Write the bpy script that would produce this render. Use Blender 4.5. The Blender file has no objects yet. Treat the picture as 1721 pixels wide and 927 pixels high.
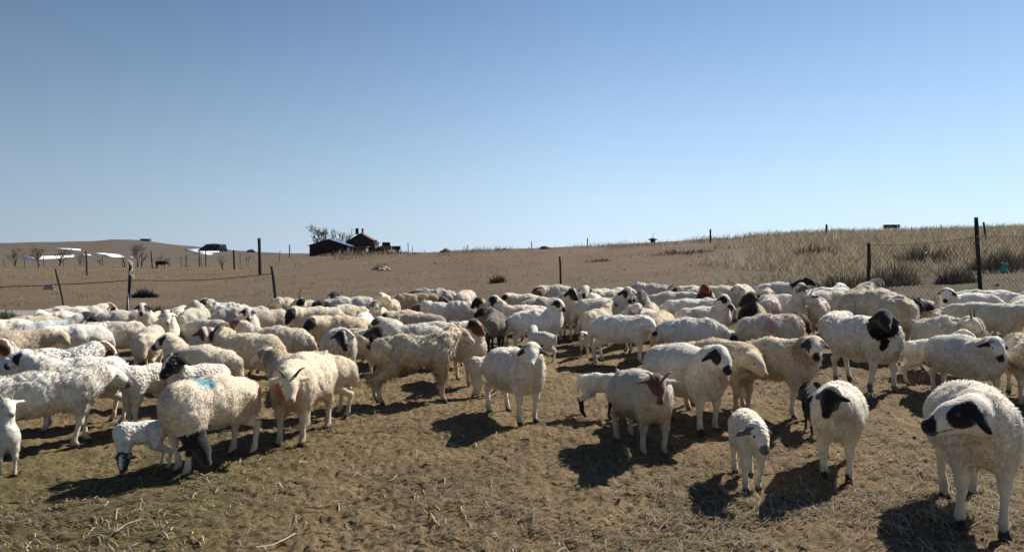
import bpy, math, random
import numpy as np
from mathutils import Vector, Matrix
random.seed(7); RNG = np.random.default_rng(7)
SC = bpy.context.scene
COL = SC.collection
R = math.radians

# ------------------------------------------------------------------ camera
F = 1243.0; CX = 860.5; CY = 463.5; PITCH = math.atan(38.5/F); CAMH = 1.6
cd = bpy.data.cameras.new('camera'); cam = bpy.data.objects.new('camera', cd); COL.objects.link(cam)
cd.sensor_width = 36; cd.lens = 36*F/1721; cd.clip_start = .05; cd.clip_end = 20000
cam.location = (0, 0, CAMH); cam.rotation_euler = (math.pi/2 - PITCH, 0, 0)
SC.camera = cam
# ------------------------------------------------------------------ sky, sun, exposure
SUN_AZ = 50.0; SUN_EL = 41.0        # azimuth clockwise from the view direction
w = bpy.data.worlds.new('World'); SC.world = w; w.use_nodes = True
nt = w.node_tree; bg = nt.nodes['Background']
sky = nt.nodes.new('ShaderNodeTexSky'); sky.sky_type = 'NISHITA'; sky.sun_disc = False
sky.sun_elevation = R(SUN_EL); sky.sun_rotation = R(SUN_AZ)
sky.air_density = 1.0; sky.dust_density = 0.15; sky.ozone_density = 2.2; sky.altitude = 300
# cool the yellow band that the model leaves just above the horizon
_g = nt.nodes.new('ShaderNodeNewGeometry'); _x = nt.nodes.new('ShaderNodeSeparateXYZ'); nt.links.new(_g.outputs['Incoming'], _x.inputs[0])
_m = nt.nodes.new('ShaderNodeMapRange'); nt.links.new(_x.outputs[2], _m.inputs[0])
for _i, _v in enumerate((-.54, .0, 0, .92)): _m.inputs[_i+1].default_value = _v
_p = nt.nodes.new('ShaderNodeMath'); _p.operation = 'POWER'; _p.inputs[1].default_value = 2.2; nt.links.new(_m.outputs[0], _p.inputs[0])
_b = nt.nodes.new('ShaderNodeMapRange'); nt.links.new(_x.outputs[0], _b.inputs[0])
for _i, _v in enumerate((.62, -.62, .80, 1.04)): _b.inputs[_i+1].default_value = _v
_s = nt.nodes.new('ShaderNodeVectorMath'); _s.operation = 'SCALE'; _s.inputs[0].default_value = (10.0, 10.75, 11.9); nt.links.new(_b.outputs[0], _s.inputs['Scale'])
_k = nt.nodes.new('ShaderNodeMix'); _k.data_type = 'RGBA'; nt.links.new(_p.outputs[0], _k.inputs['Factor']); nt.links.new(sky.outputs[0], _k.inputs['A']); nt.links.new(_s.outputs[0], _k.inputs['B'])
_q = nt.nodes.new('ShaderNodeMapRange'); nt.links.new(_x.outputs[0], _q.inputs[0])
for _i, _v in enumerate((.6, -.10, .70, .99)): _q.inputs[_i+1].default_value = _v
_t = nt.nodes.new('ShaderNodeVectorMath'); _t.operation = 'MULTIPLY'; _t.inputs[1].default_value = (.80, .955, 1.09); nt.links.new(_k.outputs['Result'], _t.inputs[0])
_u = nt.nodes.new('ShaderNodeVectorMath'); _u.operation = 'SCALE'; nt.links.new(_t.outputs[0], _u.inputs[0]); nt.links.new(_q.outputs[0], _u.inputs['Scale'])
nt.links.new(_u.outputs[0], bg.inputs[0]); bg.inputs[1].default_value = 0.050
sl = bpy.data.lights.new('sun', 'SUN'); sun = bpy.data.objects.new('sun', sl); COL.objects.link(sun)
sl.energy = 5.0; sl.angle = R(0.5); sl.color = (1.0, .955, .88)
ts = Vector((math.sin(R(SUN_AZ))*math.cos(R(SUN_EL)), math.cos(R(SUN_AZ))*math.cos(R(SUN_EL)), math.sin(R(SUN_EL))))
sun.rotation_euler = ts.to_track_quat('Z', 'Y').to_euler()
vs = SC.view_settings; vs.view_transform = 'Standard'; vs.look = 'None'; vs.gamma = 1; vs.exposure = 0.85
vs.use_curve_mapping = False

# ------------------------------------------------------------------ noise
NT = 64
_T = np.random.default_rng(3).random((NT, NT, NT)).astype(np.float32)
def noise3(p, freq, seed=0):
    """smooth value noise in -1..1 at points p (n,3)"""
    q = p*np.asarray(freq) + np.array([17.3, 5.1, 9.7])*(seed+1)
    i = np.floor(q).astype(np.int64); t = (q-i); t = t*t*(3-2*t); i %= NT; j = (i+1) % NT
    r = 0
    for a in (0, 1):
        X = j[:, 0] if a else i[:, 0]; wx = t[:, 0] if a else 1-t[:, 0]
        for b in (0, 1):
            Y = j[:, 1] if b else i[:, 1]; wy = t[:, 1] if b else 1-t[:, 1]
            for c in (0, 1):
                Z = j[:, 2] if c else i[:, 2]; wz = t[:, 2] if c else 1-t[:, 2]
                r = r + wx*wy*wz*_T[X, Y, Z]
    return r*2-1
def noise2(x, y, f, seed=0):
    p = np.stack([x, y, np.zeros_like(x)+seed*3.37], 1)
    return noise3(p, f, seed)
def sstep(a, b, x):
    t = np.clip((x-a)/(b-a), 0, 1); return t*t*(3-2*t)

# ------------------------------------------------------------------ terrain height
PXC = np.array([-500, 0, 100, 150, 190, 240, 300, 340, 400, 480, 560, 750, 1000, 1200, 1400, 1560, 1721, 2300.])
def row(xs, zs): return np.interp(PXC, xs, zs)
_skyh = lambda y, d: CAMH + (425-y)/F*d
HILL = [(-500, 411), (0, 408), (100, 406), (150, 405), (190, 402), (240, 404), (300, 411), (340, 415), (400, 421), (480, 425.5), (2300, 427)]
DD = np.array([0, 5, 10, 16, 30, 70, 130, 250, 400, 750, 2500, 12000.])
ZR = np.stack([
    row([0], [0]), row([0], [0]),
    row([750, 1000, 1200, 1400, 1721, 2300], [0, .04, .12, .22, .38, .5]),
    row([500, 750, 1000, 1200, 1400, 1721, 2300], [0, .04, .15, .35, .55, .80, 1.0]),
    row([300, 400, 560, 750, 1000, 1200, 1400, 1721, 2300], [0, .05, .2, .3, .6, .95, 1.3, 1.7, 2.1]),
    row([0, 300, 400, 480, 560, 750, 1000, 1200, 1400, 1721, 2300], [.1, .2, .35, .7, 1.1, _skyh(422, 70), _skyh(413, 70), _skyh(401, 70), _skyh(393, 70), _skyh(386, 70), _skyh(380, 70)]),
    row([0, 300, 400, 480, 560, 750, 1000, 1200, 1400, 1560, 1721, 2300], [.3, .4, .6, .95, 1.3, 1.7, 2.3, 3.3, 4.9, _skyh(388, 130), _skyh(381.5, 130), _skyh(372, 130)]),
    row([0, 300, 480, 750, 2300], [.8, .9, 1.2, 1.5, 4]),
    np.array([_skyh(y, 400) for y in np.interp(PXC, [a for a, b in HILL], [b for a, b in HILL])]),
    row([0], [1.0]), row([0], [.5]), row([0], [-20.])])
def height(x, y):
    x = np.atleast_1d(np.asarray(x, float)); y = np.atleast_1d(np.asarray(y, float))
    yy = np.maximum(y, 1e-3); px = np.where(y > 0.05, CX + F*x/yy, np.where(x > 0, 2300, -500)); px = np.clip(px, -500, 2300)
    d = np.where(y > 0, yy, 0)     # forward distance
    zi = np.zeros_like(x)
    ci = np.clip(np.searchsorted(PXC, px)-1, 0, len(PXC)-2); t = (px-PXC[ci])/(PXC[ci+1]-PXC[ci])
    di = np.clip(np.searchsorted(DD, d)-1, 0, len(DD)-2); u = np.clip((d-DD[di])/(DD[di+1]-DD[di]), 0, 1)
    za = ZR[di, ci]*(1-t)+ZR[di, ci+1]*t; zb = ZR[di+1, ci]*(1-t)+ZR[di+1, ci+1]*t
    return za*(1-u)+zb*u
def hgt(x, y): return float(height(x, y)[0])
def ray(px, py):
    """world direction of a pixel with unit forward (y) component"""
    a = (px-CX)/F; b = -(py-CY)/F
    c, s = math.cos(PITCH), math.sin(PITCH)
    d = Vector((a, c + b*s, -s + b*c)); return d/d.y
def hit(px, py, dmin=2.5, dmax=3000):
    r = ray(px, py); D = dmin
    while D < dmax:
        if CAMH + r.z*D <= hgt(r.x*D, D): return D
        D *= 1.004
    return None
def at(px, D, dz=0):
    x = (px-CX)/F*D; return Vector((x, D, hgt(x, D)+dz))
def zat(py, D): return CAMH + ray(CX, py).z*D

# ------------------------------------------------------------------ mesh helpers
def new_mesh(name, v, faces, mat, cols=None, smooth=True, extra=None):
    """v (n,3); faces: (m,k) array or list of such arrays"""
    if not isinstance(faces, list): faces = [faces]
    faces = [np.asarray(f, np.int32) for f in faces if len(f)]
    me = bpy.data.meshes.new(name)
    v = np.asarray(v, np.float32); me.vertices.add(len(v)); me.vertices.foreach_set('co', v.ravel())
    loops = np.concatenate([f.ravel() for f in faces]); starts = []; tot = []
    o = 0
    for f in faces:
        starts.append(o+np.arange(len(f))*f.shape[1]); tot.append(np.full(len(f), f.shape[1])); o += f.size
    starts = np.concatenate(starts).astype(np.int32)
    me.loops.add(len(loops)); me.loops.foreach_set('vertex_index', loops)
    me.polygons.add(len(starts)); me.polygons.foreach_set('loop_start', starts)
    me.polygons.foreach_set('use_smooth', np.full(len(starts), smooth))
    me.update(calc_edges=True); me.validate()
    if cols is not None:
        ca = me.color_attributes.new('Col', 'FLOAT_COLOR', 'POINT')
        c = np.ones((len(v), 4), np.float32); c[:, :3] = cols; ca.data.foreach_set('color', c.ravel())
    if mat: me.materials.append(mat)
    return me
def link(name, me, parent=None):
    o = bpy.data.objects.new(name, me); COL.objects.link(o)
    if parent is not None: o.parent = parent
    return o
def tag(o, label=None, cat=None, group=None, kind=None):
    if label: o['label'] = label
    if cat: o['category'] = cat
    if group: o['group'] = group
    if kind: o['kind'] = kind
    return o
def empty(name, loc, label, cat, group=None, rz=0):
    o = bpy.data.objects.new(name, None); COL.objects.link(o); o.location = loc; o.rotation_euler = (0, 0, rz)
    o.empty_display_size = .1
    return tag(o, label, cat, group)
class MB:
    def __init__(s): s.v = []; s.q = []; s.t = []; s.c = []; s.n = 0
    def add(s, v, q=(), t=(), c=None):
        v = [tuple(a) for a in v]; s.v += v
        s.q += [[i+s.n for i in f] for f in q]; s.t += [[i+s.n for i in f] for f in t]
        if c is not None: s.c += [c]*len(v)
        s.n += len(v)
    def tube(s, pts, rad, k=6, c=None, cap=True):
        pts = [Vector(p) for p in pts]; n = len(pts); vs_ = []
        if not hasattr(rad, '__len__'): rad = [rad]*n
        pr = None
        for i, p in enumerate(pts):
            d = (pts[min(i+1, n-1)]-pts[max(i-1, 0)]).normalized()
            a = d.cross(Vector((0, 0, 1)) if abs(d.z) < .9 else Vector((1, 0, 0))).normalized() if pr is None else (pr-d*pr.dot(d)).normalized()
            pr = a; b = d.cross(a)
            for j in range(k):
                t = 2*math.pi*j/k; vs_.append(p+(a*math.cos(t)+b*math.sin(t))*rad[i])
        q = [[i*k+j, i*k+(j+1) % k, (i+1)*k+(j+1) % k, (i+1)*k+j] for i in range(n-1) for j in range(k)]
        t = []
        if cap:
            vs_ += [pts[0], pts[-1]]; m = n*k
            t = [[m, (j+1) % k, j] for j in range(k)]+[[m+1, (n-1)*k+j, (n-1)*k+(j+1) % k] for j in range(k)]
        s.add(vs_, q, t, c)
    def box(s, lo, hi, M=None, c=None):
        v = [Vector((x, y, z)) for x in (lo[0], hi[0]) for y in (lo[1], hi[1]) for z in (lo[2], hi[2])]
        if M is not None: v = [M@a for a in v]
        s.add(v, [[0, 1, 3, 2], [4, 6, 7, 5], [0, 4, 5, 1], [2, 3, 7, 6], [0, 2, 6, 4], [1, 5, 7, 3]], (), c)
    def ball(s, cen, r, k=8, m=6, c=None, jit=0):
        cen = Vector(cen); v = []
        if not hasattr(r, '__len__'): r = (r, r, r)
        for i in range(1, m):
            for j in range(k):
                a = math.pi*i/m; b = 2*math.pi*j/k; f = 1+random.uniform(-jit, jit)
                v.append(cen+Vector((r[0]*math.sin(a)*math.cos(b), r[1]*math.sin(a)*math.sin(b), r[2]*math.cos(a)))*f)
        v += [cen+Vector((0, 0, r[2])), cen-Vector((0, 0, r[2]))]; n = (m-1)*k
        q = [[i*k+j, (i+1)*k+j, (i+1)*k+(j+1) % k, i*k+(j+1) % k] for i in range(m-2) for j in range(k)]
        t = [[n, j, (j+1) % k] for j in range(k)]+[[n+1, (m-2)*k+(j+1) % k, (m-2)*k+j] for j in range(k)]
        s.add(v, q, t, c)
    def build(s, name, mat, parent=None, smooth=True):
        me = new_mesh(name, np.array([tuple(a) for a in s.v]), [f for f in (np.array(s.q), np.array(s.t)) if len(f)], mat, np.array(s.c) if s.c else None, smooth)
        return link(name, me, parent)

# ------------------------------------------------------------------ materials
def mat(name, col=(.5, .5, .5), rough=.9, attr=False, bumps=(), var=0.0, varscale=5.0, sheen=0, spec=.3, transl=0, coord='Object'):
    m = bpy.data.materials.new(name); m.use_nodes = True; n = m.node_tree.nodes; L = m.node_tree.links
    b = n['Principled BSDF']; b.inputs['Roughness'].default_value = rough; b.inputs['Specular IOR Level'].default_value = spec
    tc = n.new('ShaderNodeTexCoord'); co = tc.outputs[coord]
    if attr:
        a = n.new('ShaderNodeAttribute'); a.attribute_name = 'Col'; c = a.outputs['Color']
    else:
        rgb = n.new('ShaderNodeRGB'); rgb.outputs[0].default_value = (*col, 1); c = rgb.outputs[0]
    if var:
        nz = n.new('ShaderNodeTexNoise'); nz.inputs['Scale'].default_value = varscale; nz.inputs['Detail'].default_value = 6; nz.inputs['Roughness'].default_value = .65
        L.new(co, nz.inputs['Vector'])
        mr = n.new('ShaderNodeMapRange'); mr.inputs['From Min'].default_value = .25; mr.inputs['From Max'].default_value = .75
        mr.inputs['To Min'].default_value = 1-var; mr.inputs['To Max'].default_value = 1+var*.7; L.new(nz.outputs[0], mr.inputs[0])
        vm = n.new('ShaderNodeVectorMath'); vm.operation = 'SCALE'; L.new(c, vm.inputs[0]); L.new(mr.outputs[0], vm.inputs['Scale']); c = vm.outputs[0]
    L.new(c, b.inputs['Base Color'])
    last = None
    for kind, sc, st, di in bumps:
        if kind == 'n':
            t = n.new('ShaderNodeTexNoise'); t.inputs['Detail'].default_value = 5; t.inputs['Roughness'].default_value = .6; o = t.outputs[0]
        else:
            t = n.new('ShaderNodeTexVoronoi'); o = t.outputs['Distance']
        t.inputs['Scale'].default_value = sc; L.new(co, t.inputs['Vector'])
        bp = n.new('ShaderNodeBump'); bp.inputs['Strength'].default_value = st; bp.inputs['Distance'].default_value = di
        L.new(o, bp.inputs['Height'])
        if last: L.new(last, bp.inputs['Normal'])
        last = bp.outputs[0]
    if last: L.new(last, b.inputs['Normal'])
    if sheen:
        b.inputs['Sheen Weight'].default_value = sheen; b.inputs['Sheen Roughness'].default_value = .5
    if transl:
        out = n['Material Output']; tr = n.new('ShaderNodeBsdfTranslucent'); L.new(c, tr.inputs[0])
        mx = n.new('ShaderNodeMixShader'); mx.inputs[0].default_value = transl
        L.new(b.outputs[0], mx.inputs[1]); L.new(tr.outputs[0], mx.inputs[2]); L.new(mx.outputs[0], out.inputs[0])
    return m
M_COAT = mat('animal_coat', attr=True, rough=.95, var=.24, varscale=17, sheen=.25, spec=.12, bumps=(('n', 20, .42, .03), ('n', 75, .6, .014)))
M_CURL = mat('curly_coat', attr=True, rough=.95, var=.14, varscale=18, sheen=.2, spec=.1, bumps=(('v', 38, .7, .02), ('n', 80, .5, .008)))
M_TUFT = mat('wool_tufts', attr=True, rough=.95, spec=.08, transl=.25)
M_HORN = mat('horn', (.12, .085, .06), .55, var=.3, varscale=30, bumps=(('n', 60, .4, .004),))
M_HORNP = mat('pale_horn', (.32, .26, .19), .5, var=.3, varscale=30, bumps=(('n', 60, .4, .004),))
M_EYE = mat('eye', (.02, .013, .008), .12, spec=.6)
# ================================================================== the setting
def ground_material():
    m = bpy.data.materials.new('earth'); m.use_nodes = True; n = m.node_tree.nodes; L = m.node_tree.links
    b = n['Principled BSDF']; b.inputs['Roughness'].default_value = .95; b.inputs['Specular IOR Level'].default_value = .15
    g = n.new('ShaderNodeNewGeometry'); co = g.outputs['Position']
    a = n.new('ShaderNodeAttribute'); a.attribute_name = 'Col'
    def nz(sc, det, rg=.6, dist=0, stretch=None):
        t = n.new('ShaderNodeTexNoise'); t.inputs['Scale'].default_value = sc; t.inputs['Detail'].default_value = det
        t.inputs['Roughness'].default_value = rg; t.inputs['Distortion'].default_value = dist
        if stretch:
            mp = n.new('ShaderNodeMapping'); mp.inputs['Scale'].default_value = stretch; L.new(co, mp.inputs[0]); L.new(mp.outputs[0], t.inputs['Vector'])
        else: L.new(co, t.inputs['Vector'])
        return t.outputs[0]
    def mr(s, a0, a1, b0, b1):
        t = n.new('ShaderNodeMapRange'); L.new(s, t.inputs[0])
        for i, v in enumerate((a0, a1, b0, b1)): t.inputs[i+1].default_value = v
        return t.outputs[0]
    def mul(x, y):
        t = n.new('ShaderNodeMath'); t.operation = 'MULTIPLY'; L.new(x, t.inputs[0]); L.new(y, t.inputs[1]); return t.outputs[0]
    dk = mr(nz(34, 3, .5, .8, (1, 1.5, 1)), .37, .43, .42, 1)
    f = mul(mul(mul(dk, mr(nz(28, 8, .75, .6), .3, .7, .6, 1.45)), mr(nz(4.5, 6, .65, .3), .3, .7, .72, 1.28)), mr(nz(.35, 5, .6), .3, .7, .85, 1.15))
    vm = n.new('ShaderNodeVectorMath'); vm.operation = 'SCALE'; L.new(a.outputs['Color'], vm.inputs[0]); L.new(f, vm.inputs['Scale'])
    # dry litter flecks
    fl = mr(nz(55, 3, .5, 1.2, (1, 2.2, 1)), .60, .68, 0, .55)
    mx = n.new('ShaderNodeMix'); mx.data_type = 'RGBA'; L.new(fl, mx.inputs['Factor']); L.new(vm.outputs[0], mx.inputs['A'])
    v2 = n.new('ShaderNodeVectorMath'); v2.operation = 'MULTIPLY_ADD'; L.new(a.outputs['Color'], v2.inputs[0]); v2.inputs[1].default_value = (1.4, 1.4, 1.3); v2.inputs[2].default_value = (.04, .03, .015)
    L.new(v2.outputs[0], mx.inputs['B']); L.new(mx.outputs['Result'], b.inputs['Base Color'])
    last = None
    for s, st, di in ((nz(9, 8, .7, .5), 1.0, .07), (nz(45, 8, .75, .8), .9, .025)):
        bp = n.new('ShaderNodeBump'); bp.inputs['Strength'].default_value = st; bp.inputs['Distance'].default_value = di; L.new(s, bp.inputs['Height'])
        if last: L.new(last, bp.inputs['Normal'])
        last = bp.outputs[0]
    L.new(last, b.inputs['Normal']); return m
M_EARTH = ground_material()

def micro(x, y):
    d = np.hypot(x, y)
    a = sstep(26, 9, d)
    n = (noise2(x, y, 2.2, 1)*.018 + noise2(x, y, 7, 2)*.016 + np.abs(noise2(x, y, 13, 3))*.024 + noise2(x, y, 30, 4)*.010)*a
    return n + noise2(x, y, .35, 5)*.05*sstep(12, 40, d) + noise2(x, y, .05, 6)*.25*sstep(90, 300, d)*sstep(5000, 600, d)
def lerp3(a, b, t): return a*(1-t[:, None])+np.array(b)*t[:, None]
def zone_colour(x, y):
    px = np.where(y > .3, CX+F*x/np.maximum(y, .3), 860); d = y
    c = np.tile(np.array([.205, .162, .100]), (len(x), 1))
    n1 = noise2(x, y, .8, 7); n2 = noise2(x, y, 2.6, 8)
    c = lerp3(c, (.125, .100, .070), sstep(.05, .6, n1)*.6)
    c = lerp3(c, (.27, .215, .135), sstep(.15, .7, n2)*.5)
    gl = sstep(-1.2, -2.2, x+n1*.5)*sstep(7.5, 4.6, y+n2*.5)          # greenish litter at lower left
    c = lerp3(c, (.135, .130, .062), gl*.75)
    st = sstep(-.2, 1.2, x+n1*.7)*sstep(6.2, 4.4, y)                    # trodden straw at lower right
    c = lerp3(c, (.25, .20, .125), st*.5)
    # dry pasture beyond the flock
    fld = sstep(12, 17, d+n1*1.2)
    c = lerp3(c, (.225, .165, .100), fld)
    gg = sstep(24, 16, d)*sstep(12, 15, d)*sstep(-.1, .6, n1+n2*.4); c = lerp3(c, (.155, .14, .068), gg*.7)
    rd = sstep(26, 40, d+n1*3)*sstep(560, 760, px)*sstep(1300, 1150, px); c = lerp3(c, (.220, .138, .092), rd*(.75+.25*n2))
    rt = sstep(14, 20, d)*sstep(1150, 1350, px); c = lerp3(c, (.165, .128, .085), rt*.85)
    pl = sstep(85, 110, d)*sstep(1450, 1600, px)*sstep(300, 200, d); c = lerp3(c, (.16, .105, .082), pl)
    lf = sstep(60, 110, d)*sstep(560, 470, px); c = lerp3(c, (.175, .14, .10), lf)
    hl = sstep(170, 300, d)*sstep(620, 520, px); c = lerp3(c, (.165, .13, .097), hl)
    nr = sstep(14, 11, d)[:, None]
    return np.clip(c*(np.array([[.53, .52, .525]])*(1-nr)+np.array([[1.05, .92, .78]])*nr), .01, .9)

def make_ground():
    rs = [0, .6, 1.2, 1.8, 2.3]; d = 2.6
    while d < 13: rs.append(d); d *= 1.0058
    while d < 130: rs.append(d); d *= 1.013
    while d < 900: rs.append(d); d *= 1.03
    while d < 12000: rs.append(d); d *= 1.25
    az = list(np.arange(-39, 39.01, .095)); s = []; a = 39.6
    while a < 180: s.append(a); a += max(.6, (a-39)*.12)
    az = sorted([-q for q in s]+az+s+[180.0])
    rs = np.array(rs); az = np.radians(np.array(az)); nr, na = len(rs), len(az)
    x = rs[:, None]*np.sin(az)[None]; y = rs[:, None]*np.cos(az)[None]
    X, Y = x.ravel(), y.ravel(); Z = height(X, Y)+micro(X, Y)
    far = rs[-1]
    v = np.stack([X, Y, Z], 1)
    i = np.arange(nr-1)[:, None]*na; j = np.arange(na)[None]; jn = (j+1) % na
    q = np.stack([i+j, i+jn, i+na+jn, i+na+j], -1).reshape(-1, 4)[:, ::-1]
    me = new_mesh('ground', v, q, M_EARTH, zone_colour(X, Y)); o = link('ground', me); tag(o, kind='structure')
make_ground()

# grey track at the far left of the pen
def sheet(name, poly_px, D0, D1, col, lift, mname, rough=.9, nx=24, ny=6, wob=.3):
    vs_, c = [], []
    for j in range(ny+1):
        D = D0+(D1-D0)*j/ny
        for i in range(nx+1):
            px = poly_px[0]+(poly_px[1]-poly_px[0])*i/nx; Dw = D+wob*(noise2(np.array([px*.02]), np.array([j*1.7]), 1, 3)[0])*(1 if j in (0, ny) else .3)
            if i in (0, nx): Dw = D0+(Dw-D0)*.2+(D1-D0)*.4*(1 if 1 else 0)
            p = at(px, Dw); vs_.append((p.x, p.y, p.z+lift))
    q = [[j*(nx+1)+i, j*(nx+1)+i+1, (j+1)*(nx+1)+i+1, (j+1)*(nx+1)+i] for j in range(ny) for i in range(nx)]
    me = new_mesh(name, np.array(vs_), np.array(q), mat(mname, col, rough, var=.25, varscale=2, bumps=(('n', 4, .5, .04),)))
    o = link(name, me); tag(o, kind='structure'); return o
sheet('path', (-220, 140), 17.3, 19.8, (.19, .165, .15), .07, 'dusty track')

# snow lying on the hillside
M_SNOW = mat('snow', (.80, .81, .83), .7, var=.06, bumps=(('n', 1.5, .4, .2),))
def snow(pts):
    """outline in px -> terrain"""
    vs_ = []
    for px, py in pts:
        D = hit(px, py, 150, 420) or 398
        q_ = at(px, D); q_.z += .16+float(micro(np.array([q_.x]), np.array([q_.y]))[0]); vs_.append(q_)
    c = sum(vs_, Vector())/len(vs_); c.z += .05
    n = len(vs_); low = [v-Vector((0, 0, .5)) for v in vs_]
    me = new_mesh('snow_patch', np.array([tuple(a) for a in vs_+[c]+low]), [np.array([[n, i, (i+1) % n] for i in range(n)]), np.array([[i, i+n+1, (i+1) % n+n+1, (i+1) % n] for i in range(n)])], M_SNOW)
    tag(link('snow_patch', me), kind='structure', group='snow patches on the hillside')
snow([(95, 418.2), (120, 418.6), (136, 420), (136, 421.5), (118, 421.3), (98, 419.6)])
snow([(35, 433), (60, 430.5), (90, 430), (125, 428.8), (124, 431.5), (95, 434), (70, 437), (45, 437)])
snow([(140, 427.5), (153, 428), (152, 430), (142, 429.8)])
snow([(161, 425.5), (175, 426), (200, 428.6), (208, 432), (186, 433), (176, 429.5), (163, 427.5)])
snow([(310, 418.5), (330, 418), (372, 419), (368, 423), (352, 428), (330, 427), (318, 423)])

# ------------------------------------------------------------------ grass, straw, litter
M_GRASS = mat('dry grass', attr=True, rough=.9, spec=.1, transl=.25)
def blades(name, x, y, h, wdt, lean, cols, label=None, kind='stuff', parent=None, loc=None, zoff=0, seg=2, cat=None, group=None):
    n = len(x); z = height(x, y)+micro(x, y)-.01+zoff
    a = RNG.random(n)*2*np.pi; dx, dy = np.cos(a), np.sin(a)
    la = RNG.random(n)*2*np.pi; lx, ly = np.cos(la)*lean*h, np.sin(la)*lean*h
    V = []
    for k, (t, ww) in enumerate(((0, 1), (.55, .8), (1, .15))):
        for sgn in (-1, 1):
            V.append(np.stack([x+dx*wdt*ww*sgn/2+lx*t*t, y+dy*wdt*ww*sgn/2+ly*t*t, z+h*t*(1-.25*lean*t)], 1))
    v = np.stack(V, 1).reshape(-1, 3); b = (np.arange(n)*6)[:, None]
    q = np.concatenate([b+np.array([[0, 1, 3, 2]]), b+np.array([[2, 3, 5, 4]])])
    c = np.repeat(cols, 6, 0)
    if loc is not None: v = v-np.array(loc)
    me = new_mesh(name, v, q, M_GRASS, c)
    o = link(name, me, parent)
    if parent is None:
        if loc is not None: o.location = loc
        tag(o, label, cat or 'grass', group, kind)
    return o
def gcol(n, base, v=.25):
    b = np.array(base)[None]*(1+v*(RNG.random((n, 1))*2-1)); return np.clip(b*(1+.06*(RNG.random((n, 3))*2-1)), .01, .9)
def field(n, pxr, Dr, power=1.0):
    px = RNG.uniform(pxr[0], pxr[1], n); u = RNG.random(n)**power; D = 1/(1/Dr[0]*(1-u)+1/Dr[1]*u)*1.0
    D = Dr[0]+(Dr[1]-Dr[0])*RNG.random(n)**1.35
    return (px-CX)/F*D, D, px
# tall reeds on the right bank
x, y, px = field(80000, (1100, 2000), (19, 80))
k = (noise2(x, y, .22, 11)+.6*noise2(x, y, .7, 12)+.5*(RNG.random(len(x))-.5) > -.30+1.0*sstep(1350, 1130, px)) & (y > 20+4*noise2(x, y, .2, 13)); x, y, px = x[k], y[k], px[k]
h = (.24+.66*RNG.random(len(x))**1.6)*(.8+.4*noise2(x, y, 1.1, 41))*(.75+.5*(noise2(x, y, .2, 14)+1)/2)*sstep(17, 30, y)
blades('tall_dry_grass', x, y, np.maximum(h, .12), .014+.00055*y, .3+.7*RNG.random(len(x))**2, gcol(len(x), (.34, .28, .19), .5), 'tall grey brown dry reeds covering the bank at right')
x, y, px = field(17000, (-80, 1300), (17, 78))
k = noise2(x, y, .5, 15)+.6*noise2(x, y, 1.7, 16) > .12; x, y, px = x[k], y[k], px[k]
blades('short_dry_grass', x, y, .04+.09*RNG.random(len(x))*(.4+y/50), .012+.0006*y, .5, gcol(len(x), (.24, .18, .115), .35), 'short tan stubble over the pasture behind the flock')
x, y, px = field(9000, (-80, 1721), (12.5, 20))
k = noise2(x, y, .9, 17) > .0; x, y = x[k], y[k]
blades('green_grass', x, y, .03+.06*RNG.random(len(x)), .012, .6, gcol(len(x), (.16, .155, .06), .4), 'thin yellow green grass along the fence line')
# brushy skyline weeds
x, y, px = field(6000, (560, 1721), (60, 76)); k = noise2(x, y*.3, .35, 18) > .1; x, y = x[k], y[k]
blades('skyline_weeds', x, y, .15+.45*RNG.random(len(x))**2, .03, .5, gcol(len(x), (.17, .13, .09), .4), 'wiry brown weeds along the crest of the bank')

def straw(n, xr, yr, dens, lmin, lmax):
    x = RNG.uniform(*xr, n); y = yr[0]+(yr[1]-yr[0])*RNG.random(n)**1.4; k = RNG.random(n) < dens(x, y); return x[k], y[k], RNG.uniform(lmin, lmax, k.sum())
def straw_mesh(name, x, y, ln, wd, base, label, curl=.14, lift=.012):
    n = len(x); a = RNG.normal(.45, .8, n); c = RNG.normal(0, curl, n)
    pts = []; hd = a-c*1.5; qx, qy = x-np.cos(a)*ln/2, y-np.sin(a)*ln/2
    lf = np.abs(RNG.normal(0, lift, n))
    for i in range(4):
        z = height(qx, qy)+micro(qx, qy)+.006+lf*(1-abs(i-1.5)/1.5)+(lf*.8 if i == 3 else 0)
        nx, ny = -np.sin(hd), np.cos(hd); ww = wd*(1 if i < 3 else .4)/2
        pts.append(np.stack([qx+nx*ww, qy+ny*ww, z], 1)); pts.append(np.stack([qx-nx*ww, qy-ny*ww, z+wd*.5], 1))
        qx = qx+np.cos(hd)*ln/3; qy = qy+np.sin(hd)*ln/3; hd = hd+c
    v = np.stack(pts, 1).reshape(-1, 3); b = (np.arange(n)*8)[:, None]
    q = np.concatenate([b+np.array([[2*i, 2*i+1, 2*i+3, 2*i+2]]) for i in range(3)])
    o = link(name, new_mesh(name, v, q, M_GRASS, np.repeat(gcol(n, base, .35), 8, 0))); tag(o, label, 'straw', None, 'stuff')
dn = lambda x, y: np.clip(.09+.60*sstep(-.9, .8, x+noise2(x, y, 1.2, 21)*.6)*sstep(6.2, 4.2, y)*sstep(-.35, .45, noise2(x, y, 1.9, 22)+.25)+.25*sstep(-1.5, -2.2, x)*sstep(6, 4, y), 0, 1)
x, y, l = straw(85000, (-3.2, 3.4), (3.4, 7.5), dn, .03, .13)
straw_mesh('loose_straw', x, y, l, .0042*(.6+.8*RNG.random(len(x))), (.37, .31, .215), 'pale straw trodden into the mud in front of the flock')
x, y, l = straw(5200, (-3.2, 3.4), (3.4, 6.5), dn, .12, .28)
straw_mesh('long_straw', x, y, l, .0055*(.6+.8*RNG.random(len(x))), (.38, .32, .22), 'long bleached stalks strewn across the foreground', .3, .02)
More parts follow.
